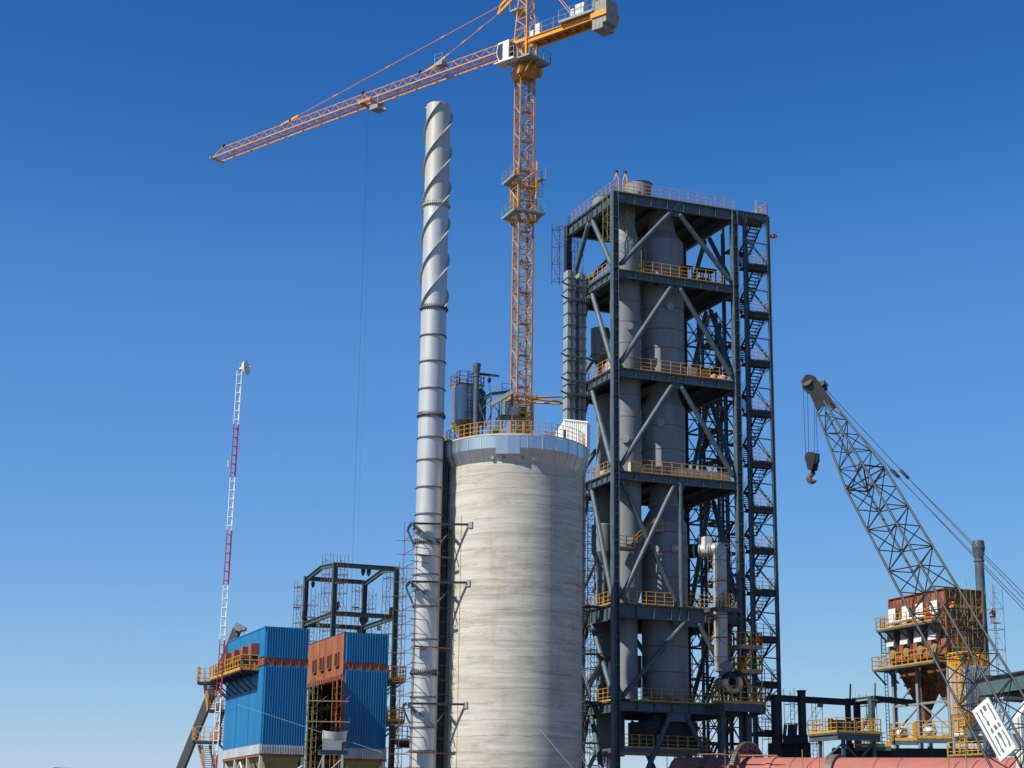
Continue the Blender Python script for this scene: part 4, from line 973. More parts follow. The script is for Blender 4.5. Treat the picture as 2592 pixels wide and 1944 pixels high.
m=MB();zz=[P.fb(1890,1637,-1.2)[2],P.fb(1890,1699,-1.2)[2]]
for a in (q0+.05,(q0+q1)/2-.1,q1-.05):
    m.bar(P(a,-1.25,zY),P(a,-1.25,zz[0]),.11,.11)
for a in (q0+.05,q1-.05): m.bar(P(a,.9,zY),P(a,.9,zz[0]),.11,.11)
m.build('post',STEELL,sc_)
for z in zz:
    m=MB();m.fbox(P,q0,q1,-1.3,1.0,z-.2,z);f=m.build('deck',STEELL,sc_)
    m=MB();rail(m,[P(q0,1.0,z),P(q0,-1.3,z),P(q1,-1.3,z),P(q1,1.0,z)],h=1.35,sp=.55,r=.045,n=2,kick=.2,kw=.05);m.build('handrail',YEL,f)
ms=MB();mt=MB();stair(ms,mt,ms,P,q0+.4,q1-.5,-.6,.3,zz[1],zz[0]);stair(ms,mt,ms,P,q1-.4,q0+.6,-.6,.3,zY,zz[1])
ms.build('stringer',YEL,sc_);mt.build('tread',STEELD,sc_)
# columns carrying the balcony
m=MB()
for a in (ya0+.8,ya1-.9,): m.bar(P(a,-.6,0),P(a,-.6,zY-.8),.75,.5,P.e1)
m.build('column',STEEL,yp)

# manholes, nozzles and site clutter inside the tower
for (base,r,ang,z,par) in ((BIG,2.2,-75,54.,vb),(BIG,2.2,-100,42.,vb),(BIG,2.25,-70,29.5,vb),(BIG,2.25,-95,20.,vb),(SML,1.5,-80,51.5,vs_),(SML,1.5,-95,40.,vs_),(SML,1.5,-85,30.,vs_)):
    d=V((math.cos(math.radians(ang)),math.sin(math.radians(ang)),0));m=MB();m.lathe(base+d*(r-.05)+UP*z,[(.30,0),(.30,.2),(.40,.2),(.40,.27),(.01,.28)],18,ax=d,x=UP);m.build('manhole',STEELL if z<40 else CABN,par)
for (a,b,z0,z1,w_,d_,lab) in ((10.2,6.2,LZ[5],LZ[4]-1.5,1.6,1.4,'dark scaffold deep inside fifth storey right of widest vessel'),(11.2,8.6,2.,LZ[5]-1.2,2.2,1.6,'dark scaffold deep inside ground storey behind balcony columns'),(1.6,8.9,LZ[4],LZ[3]-1.2,1.5,1.5,'dark scaffold inside fourth storey at left behind narrower vessel'),(1.7,8.4,LZ[5],LZ[4]-1.5,1.5,1.6,'dark scaffold inside fifth storey at left behind narrower vessel'),(2.4,9.3,2.,LZ[5]-1.1,2.2,1.5,'dark scaffold inside ground storey at left behind front column')):
    scaffold('scaffold_tower',lab,P(a,b,0),w_,d_,z0,z1,1.7,STEELD,r=.04,G=P,rung=.5,group='scaffold towers on the steel tower')
for (x0,y0,x1,y1,r,Y,lab) in ((1500,1500,1560,1385,.16,178,'dark inclined pipe at left side of tower fourth storey'),(1462,1800,1530,1660,.2,175,'pale inclined pipe at left side of tower near silo edge, upper one'),(1490,1944,1520,1885,.2,175,'pale inclined pipe at left side of tower near silo edge, lower one'),(1700,1360,1775,1250,.12,176,'thin dark inclined pipe right of widest vessel in fourth storey')):
    m=MB();m.tube(at(x0,y0,Y),at(x1,y1,Y-1),r,12);tag(m.build('inclined_pipe',(GALVL if 'pale' in lab else STEELD),None,at(x0,y0,Y)),lab,'pipe')
# ================================================================== BLUE FILTER HOUSES
def corr(mb,G,fixed,axis,u0,u1,z0,z1,pitch=.225,dep=.11,sgn=-1):
    "trapezoid corrugated sheet: axis 'a' lies on plane b=fixed, axis 'b' on plane a=fixed"
    n=max(2,round((u1-u0)/pitch));p=(u1-u0)/n;pts=[]
    for i in range(n):
        u=u0+i*p;pts+=[(u,0),(u+p*.52,0),(u+p*.62,1),(u+p*.90,1)]
    pts.append((u1,0))
    def W(u,h,z): return G(u,fixed+sgn*dep*h,z) if axis=='a' else G(fixed+sgn*dep*h,u,z)
    for (ua,ha_),(ub,hb_) in zip(pts[:-1],pts[1:]): mb.quad(W(ua,ha_,z0),W(ub,hb_,z0),W(ub,hb_,z1),W(ua,ha_,z1))
def zcol(x,y,Y=150.): return zat(x,y,Y)
B1=Fr(*at(673,1586,150.)[:2]);A1,D1=3.78,13.4
Zt,Zb1,Zb0,Zk,Zs=zcol(673,1586),zcol(668,1663.5),zcol(664,1683),zcol(655,1885),zcol(651,1907)
f1=thing('blue_filter_house','blue clad filter house nearest the striped mast with yellow railed walkway','filter house',B1(A1/2,D1/2,0))
m=MB();m.fbox(B1,.08,A1-.08,.08,D1-.08,Zb1+.02,Zt-.03);m.fbox(B1,.08,A1-.08,.08,D1-.08,Zk-.3,Zb0-.02);m.build('inner_casing',RUST,f1)
m=MB();corr(m,B1,0,'a',0,A1,Zb1,Zt);m.build('front_cladding',BLUE,f1)
m=MB();corr(m,B1,0,'a',0,A1,Zk,Zb0);m.build('front_cladding',BLUE,f1)
m=MB();corr(m,B1,0,'b',0,D1,Zb1+.1,Zt,dep=.03,sgn=-1);corr(m,B1,0,'b',0,D1,Zk,Zb0-.1,dep=.03);m.build('side_cladding',BLUE,f1)
m=MB()
for b in (4.4,8.9): m.fbox(B1,-.045,-.031,b,b+.05,Zk,Zb0-.1)
m.build('sheet_lap',DARK,f1)
m=MB();m.quad(B1(A1,0,Zk),B1(A1,D1,Zk),B1(A1,D1,Zt),B1(A1,0,Zt));m.quad(B1(0,D1,Zk),B1(A1,D1,Zk),B1(A1,D1,Zt),B1(0,D1,Zt));m.build('rear_cladding',BLUE,f1)
m=MB();m.fbox(B1,-.07,A1+.02,-.07,D1,Zt-.04,Zt+.03);m.fbox(B1,-.09,.03,-.09,.03,Zt-.25,Zt+.05);m.build('roof_trim',BLUE,f1)
m=MB();m.fbox(B1,-.02,A1,-.02,D1,Zb0,Zb1)
for i in range(6): m.fbox(B1,A1*i/5-.03,A1*i/5+.03,-.09,-.02,Zb0,Zb1)
for i in range(16): m.fbox(B1,-.09,-.02,D1*i/15-.03,D1*i/15+.03,Zb0,Zb1)
m.build('rust_belt',PRIM,f1)
def skirt(f,G,A,D):
    m=MB();corr(m,G,-.05,'a',-.08,A+.08,Zs,Zk,pitch=.22);corr(m,G,-.05,'b',-.08,D+.05,Zs,Zk,pitch=.22,dep=.03)
    m.fbox(G,-.06,A+.06,-.06,D,Zk-.02,Zk+.06);m.fbox(G,A-.01,A+.05,0,D,Zs,Zk);m.build('skirt',GALVL,f)
    m=MB();m.fbox(G,.0,A,0,D,Zs-.2,Zs);m.build('skirt_beam',PRIM,f)
    n=4
    for i in range(n):
        b0,b1=D*i/n+.1,D*(i+1)/n-.1
        m=MB();m.frust(G,(A/2-.3,A/2+.3,(b0+b1)/2-.3,(b0+b1)/2+.3),Zs-3.6,(.25,A-.25,b0,b1),Zs-.2);m.build('hopper',OLIVE,f)
    for a in (.12,A-.12):
        for b in (.12,D/3,2*D/3,D-.12):
            m=MB();m.bar(G(a,b,0),G(a,b,Zs-.2),.24,.24,G.e1);m.build('leg',WHITEW,f)
    m=MB();m.tube(G(.0,D/3,Zs-2.2),G(.0,D/2,Zs-.5),.09,6);m.tube(G(.0,2*D/3,Zs-2.2),G(.0,D/2,Zs-.5),.09,6);m.tube(G(A-.1,0,Zs-.9),G(A-2.2,0,Zs-2.3),.08,6);m.build('brace',WHITEW,f)
skirt(f1,B1,A1,D1)
# walkway on the lit side
Zw=zcol(664,1690)-.1
wb0=1.6
m=MB();m.fbox(B1,-1.6,-.05,wb0,D1-.4,Zw-.12,Zw)
for i in range(7):
    b=wb0+.3+i*1.9;m.bar(B1(-1.55,b,Zw-.2),B1(-.03,b,Zw-.2),.12,.16);m.bar(B1(-1.45,b,Zw-.25),B1(-.03,b,Zw-1.5),.09,.09)
m.build('walkway',STEELD,f1)
m=MB();rail(m,[B1(-.1,wb0,Zw),B1(-1.6,wb0,Zw),B1(-1.6,D1-.4,Zw)],h=1.25,sp=.95,r=.04,kick=.22,kw=.04);m.build('handrail',YEL,f1)
for i in range(4):
    b=1.7+i*3.05;m=MB();m.fbox(B1,-.75,-.05,b,b+1.0,Zb1+.3,Zb1+1.3);m.fbox(B1,-.4,-.05,b+1.0,b+2.1,Zb1+.25,Zb1+1.35);m.build('inspection_hatch',PRIM,f1)
    m=MB();m.bar(B1(-.5,b+.4,Zw),B1(-.5,b+.4,Zb1+.4),.16,.16);m.build('hatch_post',STEELD,f1)
# second house: cladding only on its narrow front, rusty side sheet above, open below
B2=Fr(*at(873,1600,155.)[:2]);A2,D2=3.98,11.4
Z2,Z2b1,Z2b0=zcol(873,1600,155.),zcol(870,1675,155.),zcol(868,1693,155.)
Zk1,Zs1=Zk,Zs;Zk,Zs=zcol(862,1893,155.)+.12,zcol(862,1918,155.)+.1
f2=thing('blue_filter_house','blue clad filter house with rusty open side, right of the other blue one','filter house',B2(A2/2,D2/2,0))
m=MB();corr(m,B2,0,'a',.05,A2,Z2b1,Z2);m.build('front_cladding',BLUE,f2)
m=MB();corr(m,B2,0,'a',.05,A2,Zk-.12,Z2b0);m.build('front_cladding',BLUE,f2)
m=MB();m.quad(B2(A2,0,Zk),B2(A2,D2,Zk),B2(A2,D2,Z2),B2(A2,0,Z2));m.build('rear_cladding',BLUE,f2)
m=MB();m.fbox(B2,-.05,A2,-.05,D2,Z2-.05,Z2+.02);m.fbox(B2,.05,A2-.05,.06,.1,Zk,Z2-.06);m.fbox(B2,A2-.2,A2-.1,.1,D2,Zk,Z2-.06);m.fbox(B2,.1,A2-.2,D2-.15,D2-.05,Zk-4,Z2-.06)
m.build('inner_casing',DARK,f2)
zsb=Z2b1-1.05
m=MB();m.fbox(B2,-.04,.04,.0,D2,zsb,Z2-.05)
for i in range(7): m.fbox(B2,-.07,-.04,D2*i/6-.04,D2*i/6+.04,zsb,Z2-.05)
ss=m.build('rust_side_sheet',RUSTL,f2)
for i in range(4):
    b=1.2+i*2.35;m=MB();m.fbox(B2,-.22,-.05,b,b+1.0,zsb+.75,zsb+2.0);h_=m.build('hatch',PRIM,ss);m=MB();m.fbox(B2,-.235,-.225,b+.12,b+.88,zsb+.85,zsb+1.9);m.build('hatch_recess',DARK,h_)
m=MB()
for i in range(18): m.fbox(B2,-.16,-.02,.35+i*.6,.65+i*.6,zsb-.55,zsb)
m.fbox(B2,-.12,.1,0,D2,zsb-.08,zsb+.06);m.build('flange_row',PRIM,f2)
m=MB();m.fbox(B2,-.03,A2,-.03,.06,Z2b0,Z2b1)
for i in range(6): m.fbox(B2,A2*i/5-.03,A2*i/5+.03,-.1,-.03,Z2b0,Z2b1)
m.build('rust_belt',PRIM,f2)
m=MB();m.fbox(B2,-.05,.22,-.02,.28,Zk-1.6,zsb-.1);m.build('corner_post',PRIM,f2)
m=MB()
for b in (3.6,7.4,D2-.2): m.bar(B2(.3,b,Zk-2),B2(.3,b,zsb-.5),.2,.2)
for z in (Zk+1.1,Zk+3.6): m.bar(B2(.35,.2,z),B2(.35,D2-.2,z),.22,.3)
m.build('inner_frame',RUST,f2)
m=MB();corr(m,B2,-.05,'a',.25,A2+.12,Zs-.1,Zk-.12,pitch=.22);m.build('skirt',GALVL,f2)
m=MB();m.fbox(B2,.1,A2+.2,0.01,D2,Zs-.3,Zs-.1);m.build('skirt_beam',PRIM,f2)
m=MB();m.frust(B2,(1.4,2.4,1.2,2.2),Zs-3.4,(.45,A2-.1,.1,5),Zs-.3);m.build('hopper',OLIVE,f2)
for a in (.2,A2-.1):
    for b in (.15,D2/2,D2-.2):
        m=MB();m.bar(B2(a,b,0),B2(a,b,Zs-.3),.24,.24,B2.e1);m.build('leg',WHITEW,f2)
# walkways on the right side of house two
for (y0,lab) in ((1717,'upper'),(1823,'lower')):
    z=zcol(1000,y0,156);m=MB();m.fbox(B2,A2+.02,A2+1.9,.6,6,z-.2,z)
    for b in (.8,3): m.bar(B2(A2+1.7,b,z-.2),B2(A2+.03,b,z-1.5),.12,.12)
    w_=m.build('walkway',STEELG,f2)
    m=MB();rail(m,[B2(A2+.3,.6,z),B2(A2+1.9,.6,z),B2(A2+1.9,6,z)],h=1.2,sp=.8,r=.035,kick=.2,kw=.04);m.build('handrail',YEL,w_)
Zk,Zs=Zk1,Zs1
# scaffold frames in the open side
def frame_scaf(x0,x1,Y,y0,y1,mm,lab):
    p=at(x0,1900,Y);q=at(x1,1900,Y);zt=zat(x0,y0,Y);G=Fr(p.x,p.y,22);w_=(q-p).length*.85
    t=thing('ladder_scaffold',lab,'scaffold',p,'ladder scaffolds in the open filter side');m=MB()
    for a in (0,.0): pass
    for s in (0,1.9):
        for e in (0,.55): m.tube(G(-s*.0+e*.8,s*.6+e*.1,2),G(-s*.0+e*.8,s*.6+e*.1,zt),.03,5)
        z=2
        while z<zt-.2: m.tube(G(0,s*.6,z),G(.44,s*.6+.05,z),.022,4);z+=.55
    m.build('ladder_frame',mm,t)
    m=MB();z=3.;k=0
    while z<zt-1: 
        m.tube(G(.2,0,z),G(1.3,.3,z+.9),.022,5);z+=1.9
    m.build('brace',mm,t)
frame_scaf(786,812,149.6,1712,1944,SCAFG,'yellow green ladder scaffold in front of open rusty filter side, left one')
frame_scaf(846,866,149.3,1720,1944,SCAFO,'orange ladder scaffold at corner of blue filter house, right one')
for y,x0,x1,Y in ((1774,777,885,149.2),(1826,774,890,149.2),(1788,805,850,149.4)):
    pass
t=thing('scaffold_boards','planks laid across ladder scaffolds in open filter side','boards',at(780,1830,149.2))
for y,x0,x1 in ((1774,779,884),(1826,775,888)):
    m=MB();m.bar(at(x0,y,149.3),at(x1,y+2,148.9),.5,.07);m.build('board',WOOD,t)
# curved sheet on its steel trestle
TG2=Fr(*at(816,1900,146.)[:2],8)
ct=thing('curved_duct_half','shiny curved sheet duct half standing on small steel trestle','duct',TG2(1,.5,0))
zb_=zat(820,1897,146);w_=(at(880,1890,146)-at(826,1890,146)).length
m=MB();n=14;pts=[]
for i in range(n+1):
    t=i/n;pts.append((.1+t*w_*1.05,zb_+.95-.55*math.sin(PI*(t*.9+.05))+.1*t))
for i in range(n):
    (a,z),(a2,z2)=pts[i],pts[i+1]
    m.quad(TG2(a,0,z),TG2(a2,0,z2),TG2(a2,0,z2+.62),TG2(a,0,z+.62),sm=False);m.quad(TG2(a,.03,z),TG2(a2,.03,z2),TG2(a2,.03,z2+.62),TG2(a,.03,z+.62))
    m.quad(TG2(a,0,z+.62),TG2(a2,0,z2+.62),TG2(a2,.03,z2+.62),TG2(a,.03,z+.62))
m=MB();cc=TG2(.1+w_/2,.75,0)
m.lathe(TG2(.1+w_/2,1.25,0)+UP*(zb_+1.25),[(1.05,-.45),(1.12,.45)],20,a0=PI*1.13,a1=PI*1.87,ax=(P.e2*-.25+UP).normalized(),x=TG2.e1)
m.lathe(TG2(.1+w_/2,1.25,0)+UP*(zb_+1.25),[(1.02,-.45),(1.09,.45)],20,a0=PI*1.13,a1=PI*1.87,ax=(P.e2*-.25+UP).normalized(),x=TG2.e1)
m.build('curved_sheet',SILV,ct)
m=MB();m.fbox(TG2,0,w_*.9,.3,.34,zb_,zb_+.9);m.build('back_plate',CABN,ct)
m=MB();m.ib(TG2(-.35,.2,zb_-.22),TG2(w_+.35,.2,zb_-.22),.4,.3,.05,.04);m.build('beam',STEEL,ct)
m=MB()
for a in (.1,w_-.1):
    for b in (.1,1.0): m.bar(TG2(a,b,0),TG2(a,b,zb_-.42),.18,.18)
m.tube(TG2(-.4,.1,zb_-1.8),TG2(.1,.1,zb_-.5),.06,5);m.tube(TG2(w_-.1,.1,zb_-.7),TG2(.4,.1,zb_-1.9),.06,5);m.build('trestle_leg',STEELL,ct)
# yellow rail strip at the bottom edge under the houses
zq=zat(600,1950,148.3);LG2=Fr(*at(560,1944,148.3)[:2],3)
fr_=thing('railing','yellow handrail running below blue filter houses at bottom of view','railing',LG2(3,0,zq-1))
m=MB();L_=(at(800,1944,148.3)-at(560,1944,148.3)).length;rail(m,[LG2(0,0,zq-1.0),LG2(L_,0,zq-1.0)],h=1.12,sp=1.3,r=.05);m.build('handrail',YEL,fr_)
m=MB();m.fbox(LG2,0,L_,0,1.5,zq-1.2,zq-1.01);m.build('deck',STEEL,fr_)
# stairs at the far left corner of house one
st1=thing('access_stair','yellow zigzag access stairs on left end of blue filter house','stair',B1(-1.5,D1+2.5,0))
YS=163.5
zl=[zat(560,1734,YS-.6),zat(560,1799,YS-.6),zat(540,1884,YS-.6),zat(560,1960,YS-.6)]
zl=[Zw,Zw-2.5,Zw-5.3,Zw-8.0]
SG=Fr(*B1(-1.6,D1,0)[:2],22-8)
xw=[(503,540),(538,594),(494,524),(508,530)]
for i,z in enumerate(zl[:3]):
    xa,xb=((500,545),(530,594),(496,562))[i]
    Y=164.0
    pa=at(xa,1760,Y);pb=at(xb,1760,Y);G=Fr(pa.x,pa.y,0);w_=pb.x-pa.x
    m=MB();m.fbox(G,0,w_,-.6,.8,z-.2,z);m.bar(G(w_,0,z-.25),G(w_+1.6,-.4,z-1.8),.14,.14);d_=m.build('landing',STEELD,st1)
    m=MB();rail(m,[G(0,.8,z),G(0,-.6,z)],h=1.35,sp=.35,r=.035);rail(m,[G(0,.8,z),G(w_,.8,z)],h=1.35,sp=.8,r=.03);rail(m,[G(w_,-.6,z),G(w_,.8,z)],h=1.35,sp=.45,r=.035);m.build('handrail',YELF if i!=1 else YEL,d_)
ms=MB();mt=MB()
def fl(xa,ya,xb,yb,Y,wd):
    p=at(xa,ya,Y);q=at(xb,yb,Y);G=Fr(p.x,p.y,0)
    for i in range(12):
        t=(i+.5)/12;c=p+(q-p)*t;mt.fbox(Fr(c.x,c.y,0),0,wd,-.15,.15,c.z-.02,c.z+.02)
    for o in (0,wd):
        ms.bar(p+V((o,0,0)),q+V((o,0,0)),.08,.28)
        ms.tube(p+V((o,-.3,1.15)),q+V((o,-.3,1.15)),.045,5);ms.tube(p+V((o,-.3,.6)),q+V((o,-.3,.6)),.035,5)
        for i in range(5):
            c=p+(q-p)*(i/4)+V((o,-.3,0));ms.bar(c,c+UP*1.15,.06,.06)
fl(517,1722,527,1800,164,.85);fl(566,1800,543,1880,164.3,.85);fl(504,1886,518,1952,164,1.0)
ms.build('stringer',YELF,st1);mt.build('tread',STEELD,st1)
# ================================================================== STEEL PORTAL FRAME behind the houses
E1=Fr(*at(849,1425,165.)[:2]);EA=6.05;EB=9.95
Zt0=zat(849,1424,165.);Zl0=zat(844,1555,165.)+.3
rdg=E1.fa(815,1431)
pf=thing('portal_frame','dark green bare steel portal frame standing behind blue filter houses','steel frame',E1(EA/2,EB/2,0))
for a,b in ((0,0),(EA,0),(0,EB),(EA,EB)):
    m=MB();m.ib(E1(a,b,0),E1(a,b,Zt0+.02),.46,.42,.05,.05,up=E1.e1);m.build('column',STEELG,pf)
for b in (0,EB):
    m=MB();m.ib(E1(.25,b,Zt0-.2),E1(EA-.25,b,Zt0-.2),.42,.3,.05,.05);m.build('beam',STEELG,pf)
    m=MB();m.ib(E1(.25,b,Zl0-.2),E1(EA-.25,b,Zl0-.2),.42,.3,.05,.05);m.build('beam',STEELG,pf)
rb,rz=rdg[1],rdg[2]-.2
for a in (0,EA):
    m=MB();m.ib(E1(a,.25,Zt0-.2),E1(a,rb,rz),.4,.3,.05,.05);m.ib(E1(a,rb,rz),E1(a,EB-.25,Zt0-.35),.4,.3,.05,.05);m.build('rafter',STEELG,pf)
    m=MB();m.ib(E1(a,.25,Zl0-.2),E1(a,EB-.25,Zl0-.2),.42,.3,.05,.05);m.bar(E1(a,EB*.5,Zl0-.5),E1(a,EB*.5,Zl0-.95),.3,.35);m.build('beam',STEELG,pf)
def bracket(a,b,z,w_,h,s=0):
    m=MB();m.prism([E1(a-w_/2,b,z),E1(a+w_/2,b,z),E1(a+w_/2,b,z-h*.6),E1(a+w_*.15,b,z-h),E1(a-w_*.15,b,z-h),E1(a-w_/2,b,z-h*.6)],E1.e2*.25);m.build('bracket',STEELD,pf)
for x in (2.75,3.3): bracket(x,-.1,Zt0-.3,.35,.75)
bracket(2.95,-.1,Zl0-.4,.75,.7)
for (a,b,z) in ((.35,0,Zl0+.9),(EA-.35,0,Zl0+.7),(.35,EB,Zl0+.3),(EA-.35,EB,Zl0-.2)): bracket(a,b,z,.45,.8)
bracket(.75,EB,Zt0-.45,.3,.6)
cor=['left rear','left front','right rear','right front']
for (a,b,zt,lab,m_) in ((-.55,EB+.3,Zt0-1.0,'rusty scaffold tower at left rear column of portal frame, outermost left',SCAF),(.75,EB-.1,Zt0-1.9,'rusty scaffold tower just right of left rear portal column',SCAF),(-.6,.5,Zt0+.3,'rusty scaffold tower left of tall front portal column',SCAF),(.75,.2,Zt0+.2,'rusty scaffold tower right of tall front portal column',SCAF),
   (EA-.65,EB+.3,Zt0-.6,'rusty scaffold tower left of the rear right portal column',SCAF),(EA+.6,EB-.2,Zt0-1.4,'rusty scaffold tower right of rear right portal column',SCAF),(EA-.7,.3,Zt0-1.0,'rusty scaffold tower left of front right portal column near chimney',SCAF),(EA+.55,.3,Zt0+.1,'rusty scaffold tower between front right portal column and chimney',SCAF)):
    scaffold('scaffold_tower',lab,E1(a,b,0),.75,1.1,8,zt,1.75,m_,r=.028,G=E1,rung=.42,group='scaffold towers round the portal frame',boards=((zt-2.2,) if a in(-.55,.75,EA-.65) else ()))
# ================================================================== ANTENNA MAST
q=at(607,938,142.);q2=at(543,1940,142.);AX,AY=q.x,142.
am=thing('antenna_mast','slim red and white striped lattice mast with white dish at left','antenna mast',V((q2.x,142,0)))
ysec=[938,1074,1208,1342,1481,1620,1766,1911,2060];n=len(ysec)
def mx(y):
    t=(y-938)/(1940-938);return q.x+(q2.x-q.x)*t
# three-legged lattice
for i in range(n-1):
    z1=zat(mx(0) if 0 else 607+(543-607)*(ysec[i]-938)/1002,ysec[i],142.);z0=zat(607+(543-607)*(ysec[i+1]-938)/1002,ysec[i+1],142.)
    xa,xb=mx(ysec[i]),mx(ysec[i+1])
    z0=max(z0,0)
    m=MB();mm=WHITE if i%2==0 else REDP
    off=[(-.2,-.06),(.2,-.1),(.09,.22)]
    for (dx,dy) in off: m.tube((xa+dx,142+dy,z1),(xb+dx,142+dy,z0),.042,6)
    for k in range(6):
        t=(k+.5)/6;x=xa+(xb-xa)*t;z=z1+(z0-z1)*t
        for (p_,r_) in ((0,1),(1,2),(0,2)): m.tube((x+off[p_][0],142+off[p_][1],z),(x+off[r_][0],142+off[r_][1],z),.034,5)
    m.build('mast_section',mm,am)
zt=zat(607,938,142.);m=MB();m.tube((AX+.12,142,zt-1.3),(AX+.12,142,zat(605,917,142)),.07,8)
for y in (921,937): m.bar(V((AX-.05,142,zat(605,y,142))),V((AX+.35,142,zat(605,y,142))),.14,.14)
m.build('pole',CABN,am)
dc=at(622,931,141.8);dn=V((.93,-.25,.12)).normalized();dx=dn.cross(UP).normalized()
m=MB();m.lathe(dc-dn*.15,[(.03,-.12),(.3,-.08),(.52,.06),(.66,.24),(.64,.25),(.5,.10),(.3,-.03),(.03,-.07)],32,ax=dn,x=dx);m.tube(dc-dn*.25,dc-dn*.55,.09,8);m.tube(dc-dn*.1,dc+dn*.35,.03,6);m.lathe(dc+dn*.32,[(.01,-.06),(.07,-.05),(.07,.06),(.01,.07)],10,ax=dn,x=dx);m.build('dish',WHITE,am)
m=MB();p=at(577.5,1174,141.9);m.bar(p-UP*.28,p+UP*.28,.14,.1);m.bar(p,p+V((.25,.05,0)),.05,.05);m.build('antenna_panel',WHITEW,am)
for (x,y,ex,ey,Y2) in ((600,1000,990,1530,185),):
    m=MB();m.tube(at(x,y,142.),at(ex,ey,Y2),.003,4);m.build('guy_wire',ROPE,am)
m=MB();m.tube(at(600,1783,147.),at(968,1905,147.),.016,4)
tag(m.build('guy_wire',mat('light_wire',(.35,.5,.52),.5),None,at(600,1783,147.)),'thin pale wire slanting down across both blue filter houses','wire')
m=MB();m.tube(at(1365,1845,146.),at(1450,1945,146.),.016,4)
tag(m.build('guy_wire',mat('white_wire',(.6,.6,.6),.5),None,at(1365,1845,146.)),'thin pale wire slanting down in front of lower silo wall','wire')
# ================================================================== TELESCOPIC CRANE BOOM behind house one
Yk=170.
p0=at(440,1990,Yk);p1=at(601,1592,Yk)
tb=thing('telescopic_crane_boom','dark grey telescopic crane boom leaning behind left blue filter house','crane boom',p0)
d=(p1-p0).normalized();m=MB();
m.bar(p0-d*9,p1,.72,.62,V((-.2,-1,0)));m.build('boom',mat('boom_charcoal',(.07,.075,.075),.45),tb)
m=MB();s=d.cross(V((0,1,0))).normalized()
hd=p1
m.prism([at(593,1594,Yk-.6),at(594,1580,Yk-.6),at(600,1575,Yk-.6),at(606,1578,Yk-.6),at(611,1585,Yk-.6),at(618,1584,Yk-.6),at(621,1589,Yk-.6),at(619,1595,Yk-.6),at(611,1594,Yk-.6),at(606,1598,Yk-.6)],V((0,1.2,0)));m.build('boom_head',CABN,tb)
m=MB()
for x in (607.5,615.5,618.5): m.tube(at(x,1594,Yk),at(x+.0,1690,Yk),.02,4)
m.build('hoist_rope',ROPE,tb)
# ================================================================== SHED at lower left
q=at(138,1938,118.);m=MB();SH=Fr(q.x,118.,2);L_=(at(300,1944,118.)-at(138,1938,118.)).length;zz=q.z
sh=thing('shed','long shed whose blue roof edge shows at bottom left corner','shed',SH(4,4,0))
m.fbox(SH,.2,14,.2,8,0,zz-1.2);m.build('wall',WHITEW,sh)
m=MB();m.hexa([SH(-.6,-.3,zz-.75),SH(14.3,-.3,zz-1.0),SH(14.3,4,zz-1.0),SH(-.6,4,zz-.6),SH(0,-.3,zz-.12),SH(14.3,-.3,zz-.62),SH(14.3,4,zz-.5),SH(0,4,zz)]);m.build('roof',SHEDB,sh)
# ================================================================== ROTARY KILN
K0=at(1650,1950,166.);K1=at(2570,1950,146.);
zk0=zat(1760,1917,163.5);zk1=zat(2480,1918,147.8);KR=1.95
def kx(x,Y): return at(x,1940,Y).x
A_=V((kx(1640,166.2),166.2,0));B_=V((kx(2640,144.3),144.3,0))
# axis height so that the crown matches at two stations
dA=V((kx(1760,163.5),163.5,zk0-KR));dB=V((kx(2480,147.8),147.8,zk1-KR))
kd=(dB-dA).normalized();Kc=lambda t: dA+(dB-dA)*t
kn=thing('rotary_kiln','long pinkish red rotary kiln lying at the bottom right','kiln',Kc(.3))
Ls=(dB-dA).length
kx_=kd.cross(UP).normalized()
m=MB();m.lathe(Kc(0)-kd*1.8,[(.05,0),(KR,.02),(KR,Ls+9.8)],64,ax=kd,x=kx_);m.build('shell',KILN,kn)
def kt(x,Y=None):
    # parameter along the axis for a photo x at the crown
    best=min(range(-200,1300),key=lambda i:abs(px_(Kc(i/1000)+UP*KR)[0]-x));return best/1000
def px_(q):
    v=V(q)-CAM;z=v.dot(F_);return (1296+FPX*v.dot(R_)/z,972-FPX*v.dot(U_)/z)
for x,w_,r in ((2118,.7,2.22),(1798,.5,2.12)):
    c=Kc(kt(x));m=MB();m.lathe(c,[(KR,-w_/2),(r,-w_/2),(r,w_/2),(KR,w_/2)],64,ax=kd,x=kx_);m.build('tyre_ring',KTYRE,kn)
for x in (2020,2072,2230,1840,2290,2560):
    c=Kc(kt(x));m=MB();m.lathe(c,[(KR,-.05),(KR+.03,-.04),(KR+.03,.04),(KR,.05)],64,ax=kd,x=kx_);m.build('weld_seam',mat('kiln_seam',(.30,.10,.07),.8,0,.4,3.),kn)
# girth gear
c=Kc(kt(1893));RG_=KR+1.30;m=MB();m.lathe(c,[(RG_-.62,-.2),(RG_,-.2),(RG_,.2),(RG_-.62,.2),(RG_-.62,-.2)],96,ax=kd,x=kx_)
ky=kd.cross(kx_)
for i in range(110):
    a=2*PI*i/110;e=kx_*math.cos(a)+ky*math.sin(a);t_=(ky*math.cos(a)-kx_*math.sin(a))
    m.bar(c+e*(RG_-.02)-kd*.2,c+e*(RG_-.02)+kd*.2,.09,.16,e)
gg=m.build('girth_gear',KTYRE,kn)
m=MB()
for i in range(20):
    a=2*PI*i/20;e=kx_*math.cos(a)+ky*math.sin(a)
    m.lathe(c+e*(RG_-.31)-kd*.205,[(.005,0),(.13,.0),(.13,.41),(.005,.41)],14,ax=kd,x=kx_)
m.build('gear_hole',DARK,gg)
m=MB()
for i in range(12):
    a=2*PI*i/12;e=kx_*math.cos(a)+ky*math.sin(a);t_=(ky*math.cos(a)-kx_*math.sin(a));m.bar(c+e*(RG_-.6),c+e*(KR)+t_*1.0,.3,.06,kd)
m.build('spring_plate',PRIM,gg)
